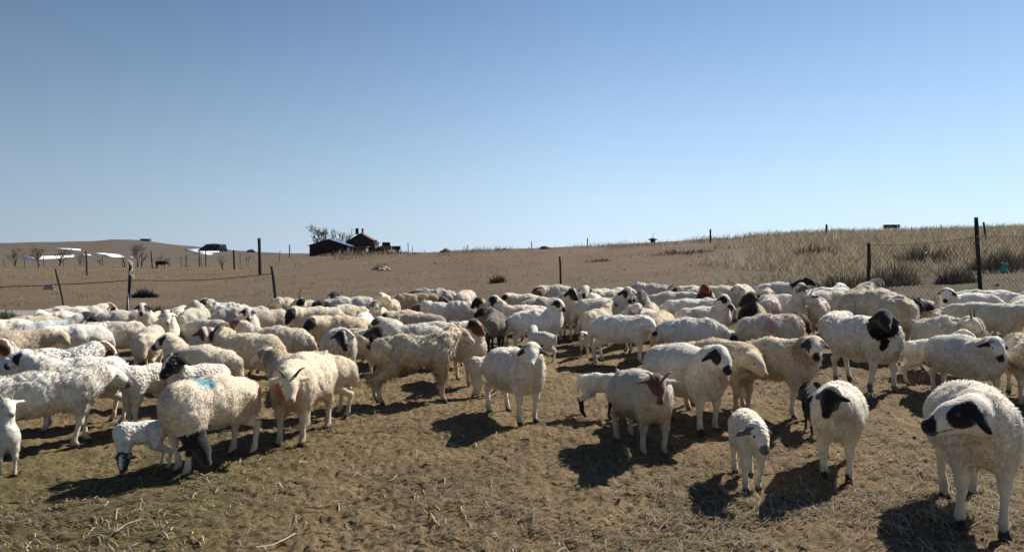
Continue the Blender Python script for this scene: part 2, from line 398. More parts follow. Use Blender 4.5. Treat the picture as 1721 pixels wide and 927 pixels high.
x, y, l = straw(24000, (-9, 10), (6.5, 15), lambda x, y: .45*sstep(-.2, .6, noise2(x, y, .9, 23)), .05, .2)
straw_mesh('far_straw', x, y, l, .008, (.27, .22, .15), 'bits of straw lying between the animals', .3, .02)
# dung and clods
def clods(n):
    x = RNG.uniform(-4, 4.4, n); y = 3.3+6.5*RNG.random(n)**1.3; z = height(x, y)+micro(x, y)
    k = noise2(x, y, 1.5, 24) > -.25; x, y, z = x[k], y[k], z[k]; n = len(x)
    oc = np.array([[1, 0, 0], [0, 1, 0], [-1, 0, 0], [0, -1, 0], [0, 0, .7], [.7, .7, .35], [-.7, .7, .4], [-.7, -.7, .3], [.7, -.7, .4]])
    tr = np.array([[0, 5, 4], [5, 1, 4], [1, 6, 4], [6, 2, 4], [2, 7, 4], [7, 3, 4], [3, 8, 4], [8, 0, 4]])
    s = .005+.012*RNG.random(n)**3
    v = (oc[None]*s[:, None, None]*(1+.35*(RNG.random((n, 9, 3))*2-1))+np.stack([x, y, z], 1)[:, None]).reshape(-1, 3)
    q = (tr[None]+(np.arange(n)*9)[:, None, None]).reshape(-1, 3)
    cc = gcol(n, (.10, .078, .052), .5); me = new_mesh('clods', v, q, M_GRASS, np.repeat(cc, 9, 0), smooth=False)
    tag(link('dung_clods', me), 'dark crumbs of dung and soil scattered over the pen floor', 'soil crumbs', None, 'stuff')
clods(4500)

# ------------------------------------------------------------------ fences
M_POST = mat('weathered_post', (.030, .024, .021), .8, var=.4, varscale=20, bumps=(('n', 40, .6, .01),))
M_GREY = mat('grey_wood', (.12, .10, .085), .9, var=.4, varscale=12, bumps=(('n', 30, .6, .01),))
M_WIRE = mat('wire', (.045, .04, .036), .85)
M_RUST = mat('rusty_wire', (.07, .035, .025), .8)
M_PIPE = mat('pale_pipe', (.34, .34, .36), .5, var=.2, varscale=9)
M_TWINE = mat('twine', (.55, .52, .45), .9)
def post_pts(px0, py0, px1, D, h=None):
    """top pixel, bottom pixel column at distance D"""
    b = at(px1, D); t = Vector(((px0-CX)/F*D, D, zat(py0, D))); return b, t
def stake(mb, b, t, r, k=7):
    n = 6; pts = [b-(t-b).normalized()*.25]; pts += [b+(t-b)*i/n+Vector((random.uniform(-.006, .006), random.uniform(-.006, .006), 0)) for i in range(n+1)]
    mb.tube(pts, [r*1.02]+[r*random.uniform(.9, 1.08) for _ in range(n+1)], k)
fl = empty('wire_fence', at(217, 16), 'low fence of thin dark posts and rusty wire at left', 'fence')
def child(o, par):
    o.parent = par; o.matrix_parent_inverse = Matrix.Translation(-Vector(par.location)); return o
lp = []
for px0, py0, px1, D, r in ((-170, 452, -160, 15.5, .03), (220, 440, 212, 16.0, .034), (457, 447, 466, 17.5, .034), (941, 431, 943, 20.5, .033)):
    b, t = post_pts(px0, py0, px1, D); mb = MB(); stake(mb, b, t, r); child(mb.build('post', M_POST), fl); lp.append((b, t))
mb = MB(); b, t = post_pts(93, 451, 113, 16.2); stake(mb, b, t, .022); child(mb.build('post', M_POST), fl)['label'] = 'thin post leaning to the left'
for a, c in ((0, 1), (1, 2)):
    p0 = lp[a][0]+(lp[a][1]-lp[a][0])*.72; p1 = lp[c][0]+(lp[c][1]-lp[c][0])*(.72 if c == 1 else .86)
    mb = MB(); pts = [p0.lerp(p1, i/14)-Vector((0, 0, .07*math.sin(math.pi*i/14)+random.uniform(-.004, .004))) for i in range(15)]
    mb.tube(pts, .010, 5); child(mb.build('wire', M_RUST), fl)
b, t = lp[1]; mb = MB(); mb.tube([b+Vector((.045, -.03, -.2)), b+Vector((.05, -.03, .72))], .013, 8); child(mb.build('pipe', M_PIPE), fl)
mb = MB(); q0 = b+(t-b)*.78
mb.tube([q0+Vector((.055*math.cos(a*.9), .055*math.sin(a*.9), .02*a)) for a in range(22)], .008, 4)
mb.tube([q0+Vector((0, -.05, .35)), q0+Vector((.09, -.05, .2)), q0+Vector((.02, -.06, .05)), q0+Vector((.12, -.05, -.02)), q0+Vector((.07, -.05, -.12))], .010, 4)
child(mb.build('twine', M_TWINE), fl)

fr = empty('chain_link_fence', at(1645, 16), 'sagging chain link fence on dark posts at right', 'fence')
rp = []
for px0, py0, px1, D, r in ((1460, 408, 1461, 15.0, .037), (1639, 365, 1649, 16.0, .042), (1830, 375, 1834, 17.0, .04)):
    b, t = post_pts(px0, py0, px1, D); mb = MB(); stake(mb, b, t, r); child(mb.build('post', M_POST), fr); rp.append((b, t))
for a in (0, 1):
    (b0, t0), (b1, t1) = rp[a], rp[a+1]; u0 = b0+(t0-b0).normalized()*1.22; u1 = b1+(t1-b1).normalized()*1.22
    L_ = (b1-b0).length; n = int(L_/.105); hN = 12; mb = MB()
    P = lambda s, v: (b0.lerp(b1, s)).lerp(u0.lerp(u1, s), v)+Vector((0, .05*math.sin(s*9+v*3)-.05, -.05*math.sin(math.pi*s)*v))
    for i in range(-hN, n+hN):
        for sg in (1, -1):
            pts = []
            for j in range(hN+1):
                c = (i+.5*j*1.7 if sg > 0 else i+.5*(hN-j)*1.7)/n
                if 0 <= c <= 1: pts.append(P(c, j/hN)+Vector((0, .004*sg, 0)))
            if len(pts) > 1: mb.tube(pts, .0032, 3, cap=False)
    mb.tube([P(i/12, 1) for i in range(13)], .005, 4); child(mb.build('mesh_panel', M_WIRE), fr)

def lone_post(px0, py0, px1, D, r, label, group='distant posts', name='wooden_post', m=None, pyb=None):
    b, t = post_pts(px0, py0, px1, D)
    mb = MB(); o = None
    v0 = b.copy(); stake(mb, Vector((0, 0, 0)), t-b, r, 6); o = mb.build(name, m or M_POST); o.location = v0
    tag(o, label, 'post', group); return o
lone_post(436, 400, 437, 46, .10, 'stout dark post standing before the dry field left of the barn')
lone_post(487, 411, 487, 110, .09, 'thin pole on the skyline just left of the red barn', m=M_GREY)
lone_post(145, 422, 146, 50, .06, 'dark upright post in front of the snow patches')
lone_post(393, 420, 394, 60, .08, 'dark post right of the collapsed shelter')
lone_post(335, 420, 335, 70, .05, 'left of the two slim posts in front of the widest snow patch')
lone_post(346, 420, 346, 70, .05, 'right of the two slim posts in front of the widest snow patch')
lone_post(313, 428, 313, 75, .05, 'short stub post left of the widest snow patch')
lone_post(254, 421, 256, 70, .06, 'dark post beside the forked shrub below the hill')
lone_post(208, 434, 210, 72, .06, 'small dark post just left of the twine wrapped fence post')
lone_post(686, 408, 686, 66, .04, 'thin pole on the crest right of the farmhouse', m=M_GREY)
lone_post(693, 413, 693, 66, .03, 'shorter pole beside a thin one on the crest', m=M_GREY)
lone_post(786, 412, 784, 66, .045, 'leaning stake on the crest right of the small mound')
lone_post(780, 414, 780, 67, .035, 'short stake next to a leaning one on the crest')
lone_post(893.5, 406, 893.5, 66, .045, 'pole on the crest left of the dark bale')
lone_post(987.5, 400, 986.5, 66, .055, 'dark pole on the crest beyond the middle fence post')
lone_post(1193.5, 385, 1193.5, 58, .07, 'tall post where the reeds begin on the skyline')
lone_post(1388.5, 377, 1387.5, 62, .08, 'tall post rising above the reeds at right')
lone_post(1530.5, 381, 1530.5, 126, .08, 'slim pole on the skyline just right of the dark wagon', m=M_GREY)
lone_post(1580.5, 377, 1580.5, 90, .06, 'tall slim pole halfway between the wagon and the tallest fence post', m=M_GREY)
lone_post(1607, 381, 1607, 110, .07, 'low pole left of the tallest fence post', m=M_GREY)
lone_post(1651.5, 373, 1657, 42, .05, 'dark stake tilted left behind the tallest fence post')
# old field fence below the hill
ff = empty('field_fence', at(180, 74), 'sparse grey field fence running below the snowy hill', 'fence')
prev = None
for px in range(8, 480, 33):
    p = at(px, 76+3*math.sin(px)); hh_ = random.uniform(.9, 1.3); mb = MB(); stake(mb, p, p+Vector((random.uniform(-.1, .1), 0, hh_)), .045, 5); child(mb.build('post', M_GREY), ff)
    c = p+Vector((0, 0, .8*hh_))
    if prev is not None:
        mb = MB(); mb.tube([prev, prev.lerp(c, .5)-Vector((0, 0, .06)), c], .012, 4, cap=False); child(mb.build('wire', M_WIRE), ff)
    prev = c

# ------------------------------------------------------------------ trees and shrubs
M_BARK = mat('bark', (.085, .068, .055), .9, var=.3)
M_TWIG = mat('twigs', (.12, .095, .075), .9)
def bare_tree(px, D, H, label, spread=.7, nl=5, group=None, name='bare_tree', lean=0, seed=1, tw=1.0, m=None, trunk=.045, cat='tree'):
    rnd = random.Random(seed); base = at(px, D); root = empty(name, base, label, cat, group)
    T, Cn = MB(), MB()
    def grow(p, d, L, r, lev, mb):
        n = 4; pts = [p]; q = p
        for i in range(n):
            d = (d+Vector((rnd.uniform(-.22, .22), rnd.uniform(-.22, .22), rnd.uniform(-.08, .14)))).normalized(); q = q+d*L/n; pts.append(q)
        mb.tube(pts, [r*(1-.45*i/n) for i in range(n+1)], 5 if lev > 1 else 4, cap=False)
        if lev >= nl: return
        for k in range(rnd.choice((2, 3, 3)) if lev else 4):
            a = rnd.uniform(0, 6.28); up = rnd.uniform(.15, .9); nd = (d*.7+Vector((math.cos(a)*spread, math.sin(a)*spread, up*.6))).normalized()
            grow(pts[rnd.choice((2, 3, 4)) if k else 4], nd, L*rnd.uniform(.6, .82), max(r*.52, .010*tw), lev+1, Cn)
    grow(Vector((0, 0, -.1)), Vector((lean, 0, 1)).normalized(), H*.30, H*trunk, 0, T)
    T.build('trunk', m or M_BARK, root); Cn.build('crown', M_TWIG, root); return root
G1 = 'bare trees behind the farm buildings'
bare_tree(538, 150, 7.6, 'wide bare tree behind the left end of the red barn', .85, 6, G1, seed=4, tw=3.2, lean=.1)
bare_tree(565, 152, 6.6, 'bare forked tree between the barn and the farmhouse', .7, 5, G1, seed=9, tw=3.2)
bare_tree(577, 150, 6.0, 'thin bare tree leaning right beside the farmhouse gable', .5, 4, G1, seed=12, tw=3, lean=.4)
G2 = 'leafless trees below the snowy hill'
bare_tree(66, 78, 3.3, 'broad leafless tree in front of the leftmost long snow patch', 1.3, 5, G2, seed=21, tw=1.4)
bare_tree(25, 82, 2.8, 'small leafless tree nearest the left edge of the photo', 1.2, 5, G2, seed=22, tw=1.4)
bare_tree(100, 80, 3.0, 'leafless tree right of the broad one below the hill', 1.1, 5, G2, seed=23, tw=1.4)
bare_tree(134, 84, 1.8, 'slender leafless sapling between snow patches', .8, 4, G2, seed=24, tw=1.4)
bare_tree(232, 76, 3.3, 'round leafless tree behind the twine wrapped post', 1.0, 5, G2, seed=25, tw=1.2)
bare_tree(238, 78, 2.1, 'spindly leafless tree next to the round one', .8, 4, G2, seed=26, tw=1.2)
bare_tree(262, 70, 1.9, 'forked shrub leaning right below the hill', .5, 3, G2, seed=27, lean=.4)
bare_tree(286, 76, 1.7, 'small forked sapling left of the widest snow patch', .5, 3, G2, seed=28)
bare_tree(376, 60, 1.9, 'crooked bare shrub in front of the collapsed shelter', .6, 3, G2, seed=29, lean=-.4)
bare_tree(170, 82, 1.4, 'low scrubby tree right of the dark upright post', .9, 4, G2, seed=31)
bare_tree(418, 84, 1.3, 'scrawny bush behind the stout dark post', .9, 4, G2, seed=32)

M_BUSH = mat('bush twigs', attr=True, rough=.95, transl=.1, spec=.1)
def shrub(px, D, rx, H, n, base, label, group='dry shrubs on the bank', seed=0, name='dry_shrub', flat=.7):
    c = at(px, D); r = np.random.default_rng(seed); a = r.random(n)*6.283; q = np.sqrt(r.random(n))*rx*.55
    x0, y0 = np.cos(a)*q, np.sin(a)*q*flat; an = r.random(n)*6.283; out = r.random(n)**.7
    x0, y0 = x0*1.7, y0*1.7; qq = np.clip(q/(rx*.55), 0, 1); lump = .7+.6*r.random(7)[(np.abs(a*1.1)).astype(int) % 7]
    tx, ty = x0+r.normal(0, .26, n)*H+np.cos(a)*out*rx*.12, y0+r.normal(0, .26, n)*H+np.sin(a)*out*rx*.12*flat
    tz = H*(1.12-.85*qq**1.7)*(.25+.75*r.random(n))*lump
    wd = .003+.00045*D; nx, ny = -np.sin(an)*wd, np.cos(an)*wd; z0 = height(x0+c.x, y0+c.y)-c.z-.03
    v = np.stack([np.stack([x0-nx, y0-ny, z0], 1), np.stack([x0+nx, y0+ny, z0], 1), np.stack([(x0+tx)/2+nx, (y0+ty)/2+ny, z0+tz*.6], 1), np.stack([(x0+tx)/2-nx, (y0+ty)/2-ny, z0+tz*.6], 1), np.stack([tx, ty, z0+tz], 1)], 1).reshape(-1, 3)
    b = (np.arange(n)*5)[:, None]; cols = np.repeat(gcol(n, base, .5), 5, 0)
    o = link(name, new_mesh(name, v, [b+np.array([[0, 1, 2, 3]]), b+np.array([[3, 2, 4]])], M_BUSH, cols)); o.location = c
    tag(o, label, 'shrub', group); return o
shrub(1425, 17.2, .95, .58, 2000, (.15, .13, .098), 'wide dark shrub left of the shorter chain link post', seed=1)
shrub(1245, 17, .28, .38, 450, (.10, .085, .045), 'small yellowish weed clump behind the middle of the flock', seed=2)
shrub(1500, 19, .75, .6, 1000, (.17, .15, .115), 'shrub just right of the shorter chain link post', seed=3)
shrub(1607, 18.5, .5, .5, 1000, (.15, .13, .10), 'round dark shrub left of the tallest fence post', seed=4)
shrub(1672, 21, .85, .62, 1400, (.15, .13, .10), 'dark shrub right behind the tallest fence post', seed=5)
shrub(1712, 21.5, .7, .5, 900, (.15, .13, .10), 'dark shrub at the right edge behind the green scrap', seed=6)
shrub(1560, 26, 1.2, .8, 600, (.11, .10, .075), 'grey shrub halfway up the bank between both right posts', seed=7)
shrub(1370, 33, 1.2, .8, 500, (.10, .07, .055), 'brownish shrub up the bank below the right skyline post', seed=8)
shrub(640, 44, .6, .45, 120, (.13, .07, .045), 'small rust coloured shrub below the farmhouse', 'dry shrubs on the bank', 9)
shrub(1010, 42, .9, .3, 130, (.16, .09, .06), 'low reddish shrub right of the middle fence post', seed=10)
shrub(838, 30, .35, .4, 260, (.12, .09, .055), 'wispy weed left of the middle fence post', seed=11)
shrub(262, 20, .12, .28, 160, (.13, .10, .055), 'little weed behind the flock right of the twine wrapped post', seed=12)
shrub(1150, 44, 2.2, .45, 300, (.10, .08, .06), 'long low dark scrub on the bank left of the reeds', seed=13)
shrub(4, 17.2, .35, .35, 700, (.14, .14, .07), 'grey green weed tuft at the left edge behind the flock', seed=14)
shrub(585, 100, 4.5, 1.0, 420, (.24, .19, .13), 'tall tan weeds in front of the red barn', seed=15)
shrub(655, 96, 3, .8, 350, (.23, .18, .12), 'tall tan weeds in front of the farmhouse', seed=16)

# ------------------------------------------------------------------ buildings and far objects
M_RED = mat('red_brick', (.040, .020, .018), .9, var=.3, varscale=3, bumps=(('n', 12, .4, .02),))
M_BLUE = mat('blue_roof_sheet', (.08, .11, .24), .45, var=.15)
M_DARK = mat('dark_wall', (.045, .034, .03), .9, var=.3, varscale=4)
M_TILE = mat('roof_tiles', (.13, .065, .045), .85, var=.3, bumps=(('n', 8, .5, .05),))
M_PALE = mat('pale_render', (.42, .40, .36), .9, var=.2)
M_BLACK = mat('dark_opening', (.012, .011, .010), .8)
M_STONE = mat('stone', (.17, .13, .10), .95, var=.4, varscale=3, bumps=(('n', 6, .7, .1),))
def gable_house(name, px0, px1, D, ang, ln, eave, ridge, mw, mr, label, ov=.25, apex=.5, dz=0):
    """gable wall spans px0..px1 facing the camera, body runs away at angle ang"""
    a = at(px0, D, 0); b = at(px1, D, 0); c = (a+b)/2; c.z = min(a.z, b.z)-.1+dz; W = (px1-px0)/F*D
    root = empty(name, c, label, 'building', None, ang)
    mb = MB(); h = W/2; ax = -h+W*apex
    f = [(-h, 0, 0), (h, 0, 0), (h, 0, eave), (ax, 0, ridge), (-h, 0, eave)]; k = [(x_, ln, z_) for x_, _, z_ in f]
    mb.add(f+k, [[0, 1, 2, 4], [6, 5, 9, 7], [1, 6, 7, 2], [5, 0, 4, 9]], [[4, 2, 3], [9, 8, 7]]); mb.build('wall', mw, root, smooth=False)
    rf = MB()
    for (xa, za, xb, zb) in ((-h-ov, eave-ov*(ridge-eave)/(ax+h), ax, ridge), (ax, ridge, h+ov, eave-ov*(ridge-eave)/(h-ax))):
        t = .10; v = [(xa, -ov, za+.02), (xb, -ov, zb+.02), (xb, ln+ov, zb+.02), (xa, ln+ov, za+.02)]
        v += [(q[0], q[1], q[2]+t) for q in v]; rf.add(v, [[3, 2, 1, 0], [4, 5, 6, 7], [0, 1, 5, 4], [1, 2, 6, 5], [2, 3, 7, 6], [3, 0, 4, 7]])
    r_ = rf.build('roof', mr, root, smooth=False); return root, r_, h
bn, r_, h = gable_house('barn', 521, 583, 118, .10, 8.5, 1.8, 2.75, M_RED, M_BLUE, 'low red walled barn with a blue sheet roof')
for sx in (1.2, 4.4, 6.6):
    mb = MB(); mb.box((h-.01, sx, .3), (h+.04, sx+1.0, 1.45)); mb.build('door' if sx == 4.4 else 'window', M_BLACK, bn, False)
mb = MB(); mb.box((-1.6, -.04, .9), (-.7, -.003, 1.5)); mb.build('window', M_BLACK, bn, False)
fh, r_, h = gable_house('farmhouse', 583, 630, 128, .08, 7, 2.3, 3.7, M_DARK, M_TILE, 'dark gabled farmhouse with a chimney behind the barn')
mb = MB(); mb.box((-.95, .4, 3.6), (-.45, .9, 4.65)); mb.build('chimney', M_DARK, r_, False)
mb = MB(); mb.box((.1, .5, 3.6), (.4, .8, 4.35)); mb.tube([(.25, .65, 4.35), (.25, .65, 4.6)], .2, 7); mb.build('chimney', M_STONE, r_, False)
mb = MB(); mb.box((h-.25, -.03, 2.0), (h+.45, .35, 2.6)); mb.build('eave_block', M_PALE, fh, False)
for sx in (-1.2, .6):
    mb = MB(); mb.box((sx, -.04, .9), (sx+.8, -.003, 1.8)); mb.build('window', M_BLACK, fh, False)
# small white walled lean-to between
sh = empty('lean_to', at(598, 116), 'grey low lean-to joined to the right side of the barn', 'shed'); mb = MB()
mb.box((-1.0, 0, 0), (1.6, 2, 1.2)); mb.build('wall', M_GREY, sh, False); mb = MB(); mb.box((-1.1, -.2, 1.2), (1.8, 2.1, 1.3)); mb.build('roof', M_GREY, sh, False)
mb = MB(); mb.box((-.6, -.03, .1), (.0, -.003, 1.0)); mb.build('door', M_BLACK, sh, False); mb = MB(); mb.box((.6, -.03, .6), (1.1, -.003, 1.1)); mb.build('window', M_BLACK, sh, False)
# parked truck
tk = empty('truck', at(650, 102), 'small old dark truck parked right of the farmhouse', 'truck', rz=.15)
mb = MB(); mb.box((-.75, -.8, .55), (.65, .8, 1.15)); mb.box((-.6, -.72, 1.15), (.5, .72, 1.62)); mb.build('cab', M_GREY, tk, False)
mb = MB(); mb.box((-.5, -.75, 1.2), (.4, -.724, 1.55)); mb.build('window', M_BLACK, tk, False)
mb = MB(); mb.box((.7, -.85, .6), (1.9, .85, 1.1)); mb.build('cargo_bed', M_DARK, tk, False)
for wx in (-.3, 1.4):
    for wy in (-.8, .8):
        mb = MB(); mb.tube([(wx, wy-.1, .38), (wx, wy+.1, .38)], .38, 12); mb.build('wheel', M_BLACK, tk)
def rubble(name, px, D, rx, H, label, cat, m, n=18, seed=0, ry=None, group=None):
    rnd = random.Random(seed); st_ = random.getstate(); random.seed(seed); mb = MB()
    for i in range(n):
        a = rnd.uniform(0, 6.28); q = rnd.random()**.6; s_ = H*rnd.uniform(.28, .5)*(1-.4*q)
        mb.ball((math.cos(a)*q*rx, math.sin(a)*q*(ry or rx*.6), max(0, H*(1-q*.9)-s_)*rnd.uniform(.7, 1)), (s_*1.5, s_*1.3, s_), 8, 6, jit=.16)
    random.setstate(st_); o = mb.build(name, m); o.location = at(px, D); tag(o, label, cat, group); return o
rubble('hay_heap', 640, 108, 1.6, 1.3, 'dark heap of fodder beside the farmhouse', 'heap', M_DARK, 22, 1)
rubble('earth_mound', 750, 68, .55, .42, 'rounded brown earth mound on the crest', 'mound', M_STONE, 16, 3)
rubble('stone_pile', 845, 68, 1.0, .22, 'long low dark stone pile on the crest', 'stones', M_DARK, 20, 4)
rubble('dark_bale', 915, 67, .62, .34, 'dark heap of bales on the crest beside a pole', 'bales', M_DARK, 14, 5)
rubble('rubble_bank', 700, 69, .9, .16, 'low rubble on the crest right of the farmhouse', 'rubble', M_STONE, 16, 6)
rubble('far_bush', 422, 330, 2.4, 1.9, 'tiny dark bush on the skyline left of the barn', 'bush', M_DARK, 14, 7)
rubble('field_stone', 731, 48, .13, .12, 'small dark stone lying on the pasture below the mound', 'stone', M_STONE, 5, 8)
rubble('field_stone', 646, 43, .35, .3, 'pale rounded stone in the pasture below the farmhouse', 'stone', M_PALE, 6, 9)
rubble('field_stone', 1336, 17.6, .06, .06, 'small pale stone on the bank behind the flock at right', 'stone', M_PALE, 4, 10)
rubble('field_stone', 1066, 44, .18, .16, 'pale stone at the foot of a dry stalk on the reddish bank', 'stone', M_PALE, 4, 11)
def hut(px, D, label):
    root = empty('round_hut', at(px, D), label, 'hut'); mb = MB(); mb.tube([(0, 0, -.1), (0, 0, .30)], .24, 12); mb.build('wall', M_DARK, root)
    mb = MB(); mb.tube([(0, 0, .24), (0, 0, .36), (0, 0, .46)], [.48, .38, .08], 12); mb.build('roof', M_BLACK, root)
    mb = MB(); mb.tube([(.02, 0, .4), (.02, 0, .95)], .022, 5); mb.build('pole', M_DARK, root)
hut(1097, 72, 'tiny dark hut with a domed roof and a pole on the skyline')
# field shelter below the hill and roof wreck
rt = empty('collapsed_shelter', at(358, 300), 'dark collapsed shelter with splayed rafters above the snow', 'shelter'); mb = MB()
mb.add([(-6.5, 0, 0.4), (6.5, -1, .2), (4.0, 3, 3.1), (-3.2, 3, 3.0), (-5.2, 2.8, 2.2)], (), [[0, 1, 2], [0, 2, 3], [0, 3, 4]]); mb.ball((-.6, 2.4, 2.5), (3.4, 2, .9), 10, 6, jit=.2); mb.build('roof', M_BLACK, rt, False)
for i in range(9):
    mb = MB(); xx = -5+i*1.25; mb.tube([(xx*.55, 2.8, 3.3), (xx*1.05+1, -1.3, .0)], .13, 4); mb.build('rafter', M_GREY, rt)
hb = empty('hilltop_shed', at(243, 396), 'tiny dark shed on top of the hill', 'shed'); mb = MB(); mb.box((-2.2, 0, -.3), (2.2, 3, .95)); mb.build('wall', M_DARK, hb, False)
mb = MB(); mb.box((-2.4, -.2, .95), (2.4, 3.2, 1.15)); mb.build('roof', M_BLACK, hb, False)
wg = empty('wagon', at(1501, 124), 'dark flat topped wagon on the skyline above the reeds', 'wagon'); mb = MB(); mb.box((-1.05, 0, .65), (1.05, 1.4, 1.2)); mb.build('body', M_BLACK, wg, False)
mb = MB(); mb.box((-1.12, -.06, 1.2), (1.12, 1.46, 1.27)); mb.build('roof', M_DARK, wg, False)
for wx in (-.8, .8):
    for wy in (.1, 1.3):
        mb = MB(); mb.tube([(wx, wy-.06, .3), (wx, wy+.06, .3)], .36, 12); mb.build('wheel', M_DARK, wg)
# rubbish caught on the fences
def scrap(px, py, D, w_, h_, m, label, seed, ground=True):
    rnd = random.Random(seed); n = 6; vs_ = []
    for j in range(n):
        for i in range(n):
            s_ = 1+rnd.uniform(-.3, .3); vs_.append(((i/(n-1)-.5)*w_*s_, rnd.uniform(-.05, .05), (j/(n-1)-.5)*h_*s_+rnd.uniform(-.02, .02)))
    q = [[j*n+i, j*n+i+1, (j+1)*n+i+1, (j+1)*n+i] for j in range(n-1) for i in range(n-1)]
    me = new_mesh('plastic_scrap', np.array(vs_), np.array(q), m); o = link('plastic_scrap', me)
    mod = o.modifiers.new('thickness', 'SOLIDIFY'); mod.thickness = .006
    o.location = ((px-CX)/F*D, D, zat(py, D)); tag(o, label, 'rubbish', 'plastic scraps blown about')
scrap(1688, 451, 16.1, .17, .20, mat('green_plastic', (.05, .30, .22), .5), 'torn green plastic caught on the chain link mesh', 1)
scrap(1677, 478, 15.6, .07, .05, M_PIPE, 'tiny white scrap below the green plastic', 2)
scrap(1555, 427, 22, .06, .08, M_PIPE, 'tiny white scrap high on the bank at right', 3)
scrap(82, 483, 16.3, .22, .10, M_PIPE, 'pale blue white plastic strip behind the leaning thin post', 4)
shrub(243, 27, .50, .34, 520, (.05, .05, .052), 'black shaggy bundle of brush right of the twine wrapped post', 'dry shrubs on the bank', 33, 'brush_bundle', .4)
# ================================================================== sheep, lambs and goats
def smin(a, b, k):
    h = np.maximum(k-np.abs(a-b), 0)/k; return np.minimum(a, b)-h*h*k*.25
def d_cone(p, a, b, ra, rb, sy=1.0):
    q = p.copy(); a = np.array(a, np.float32); b = np.array(b, np.float32)
    if sy != 1.0: q[:, 1] = q[:, 1]/sy; a = a*np.array([1, 1/sy, 1]); b = b*np.array([1, 1/sy, 1])
    ba = b-a; t = np.clip(((q-a)@ba)/max(float(ba@ba), 1e-9), 0, 1)
    return np.sqrt(((q-a-t[:, None]*ba)**2).sum(1))-(ra+(rb-ra)*t)
def d_ell(p, c, M, r):
    q = (p-np.array(c, np.float32))@M / np.array(r, np.float32)     # M columns = axes
    l = np.sqrt((q*q).sum(1)); return (l-1)*min(r)*(.35+.65*np.minimum(l, 1.5)/1.5) if 0 else (l-1)*min(r)
def surface_nets(f, org, h):
    s = f < 0; nx, ny, nz = f.shape
    cnt = np.zeros((nx-1, ny-1, nz-1), np.int8)
    for a in (0, 1):
        for b in (0, 1):
            for c in (0, 1): cnt += s[a:nx-1+a, b:ny-1+b, c:nz-1+c]
    act = (cnt > 0) & (cnt < 8); ijk = np.argwhere(act); idx = -np.ones(act.shape, np.int32); idx[act] = np.arange(len(ijk))
    acc = np.zeros((len(ijk), 3)); n = np.zeros(len(ijk))
    I, J, K = ijk.T
    for ax in range(3):
        o = [q for q in range(3) if q != ax]
        for u in (0, 1):
            for v in (0, 1):
                off = [0, 0, 0]; off[o[0]] = u; off[o[1]] = v; off2 = list(off); off2[ax] = 1
                a = f[I+off[0], J+off[1], K+off[2]]; b = f[I+off2[0], J+off2[1], K+off2[2]]
                m = (a < 0) != (b < 0); t = np.where(m, a/np.where(m, a-b, 1), 0)
                p = np.tile(np.array(off, float), (len(a), 1)); p[:, ax] = t; acc += p*m[:, None]; n += m
    v = (ijk+acc/n[:, None])*h+np.array(org)
    qs = []
    for ax in range(3):
        o = [q for q in range(3) if q != ax]
        sl = [slice(0, None)]*3; sl2 = [slice(0, None)]*3; sl[ax] = slice(0, -1); sl2[ax] = slice(1, None)
        A, B = s[tuple(sl)], s[tuple(sl2)]; e = np.argwhere(A != B)
        e = e[(e[:, o[0]] > 0) & (e[:, o[1]] > 0) & (e[:, o[0]] < f.shape[o[0]]-1) & (e[:, o[1]] < f.shape[o[1]]-1)]
        def g(du, dv):
            w_ = e.copy(); w_[:, o[0]] -= du; w_[:, o[1]] -= dv; return idx[w_[:, 0], w_[:, 1], w_[:, 2]]
        q = np.stack([g(1, 1), g(0, 1), g(0, 0), g(1, 0)], 1); fl_ = A[e[:, 0], e[:, 1], e[:, 2]]
        if ax == 1: fl_ = ~fl_
        q[~fl_] = q[~fl_][:, ::-1]; qs.append(q)
    q = np.concatenate(qs); q = q[(q >= 0).all(1)]
    return v, q

COATS = {'w': (.71, .665, .585), 'c': (.65, .565, .445), 't': (.46, .37, .26), 'b': (.27, .195, .125), 'g': (.50, .455, .39), 'd': (.115, .095, .08), 'p': (.64, .55, .47), 'y': (.56, .51, .40), 'k': (.018, .016, .015), 'a': (.72, .69, .62)}
DARKS = {'k': (.012, .011, .011), 'b': (.085, .035, .018), 'g': (.12, .11, .105), 'r': (.17, .035, .02), 't': (.30, .20, .12)}

def rot2(v, a): c, s = math.cos(a), math.sin(a); return np.array([v[0]*c-v[1]*s, v[0]*s+v[1]*c, v[2]])
def nrm(v): v = np.array(v, float); return v/np.linalg.norm(v)

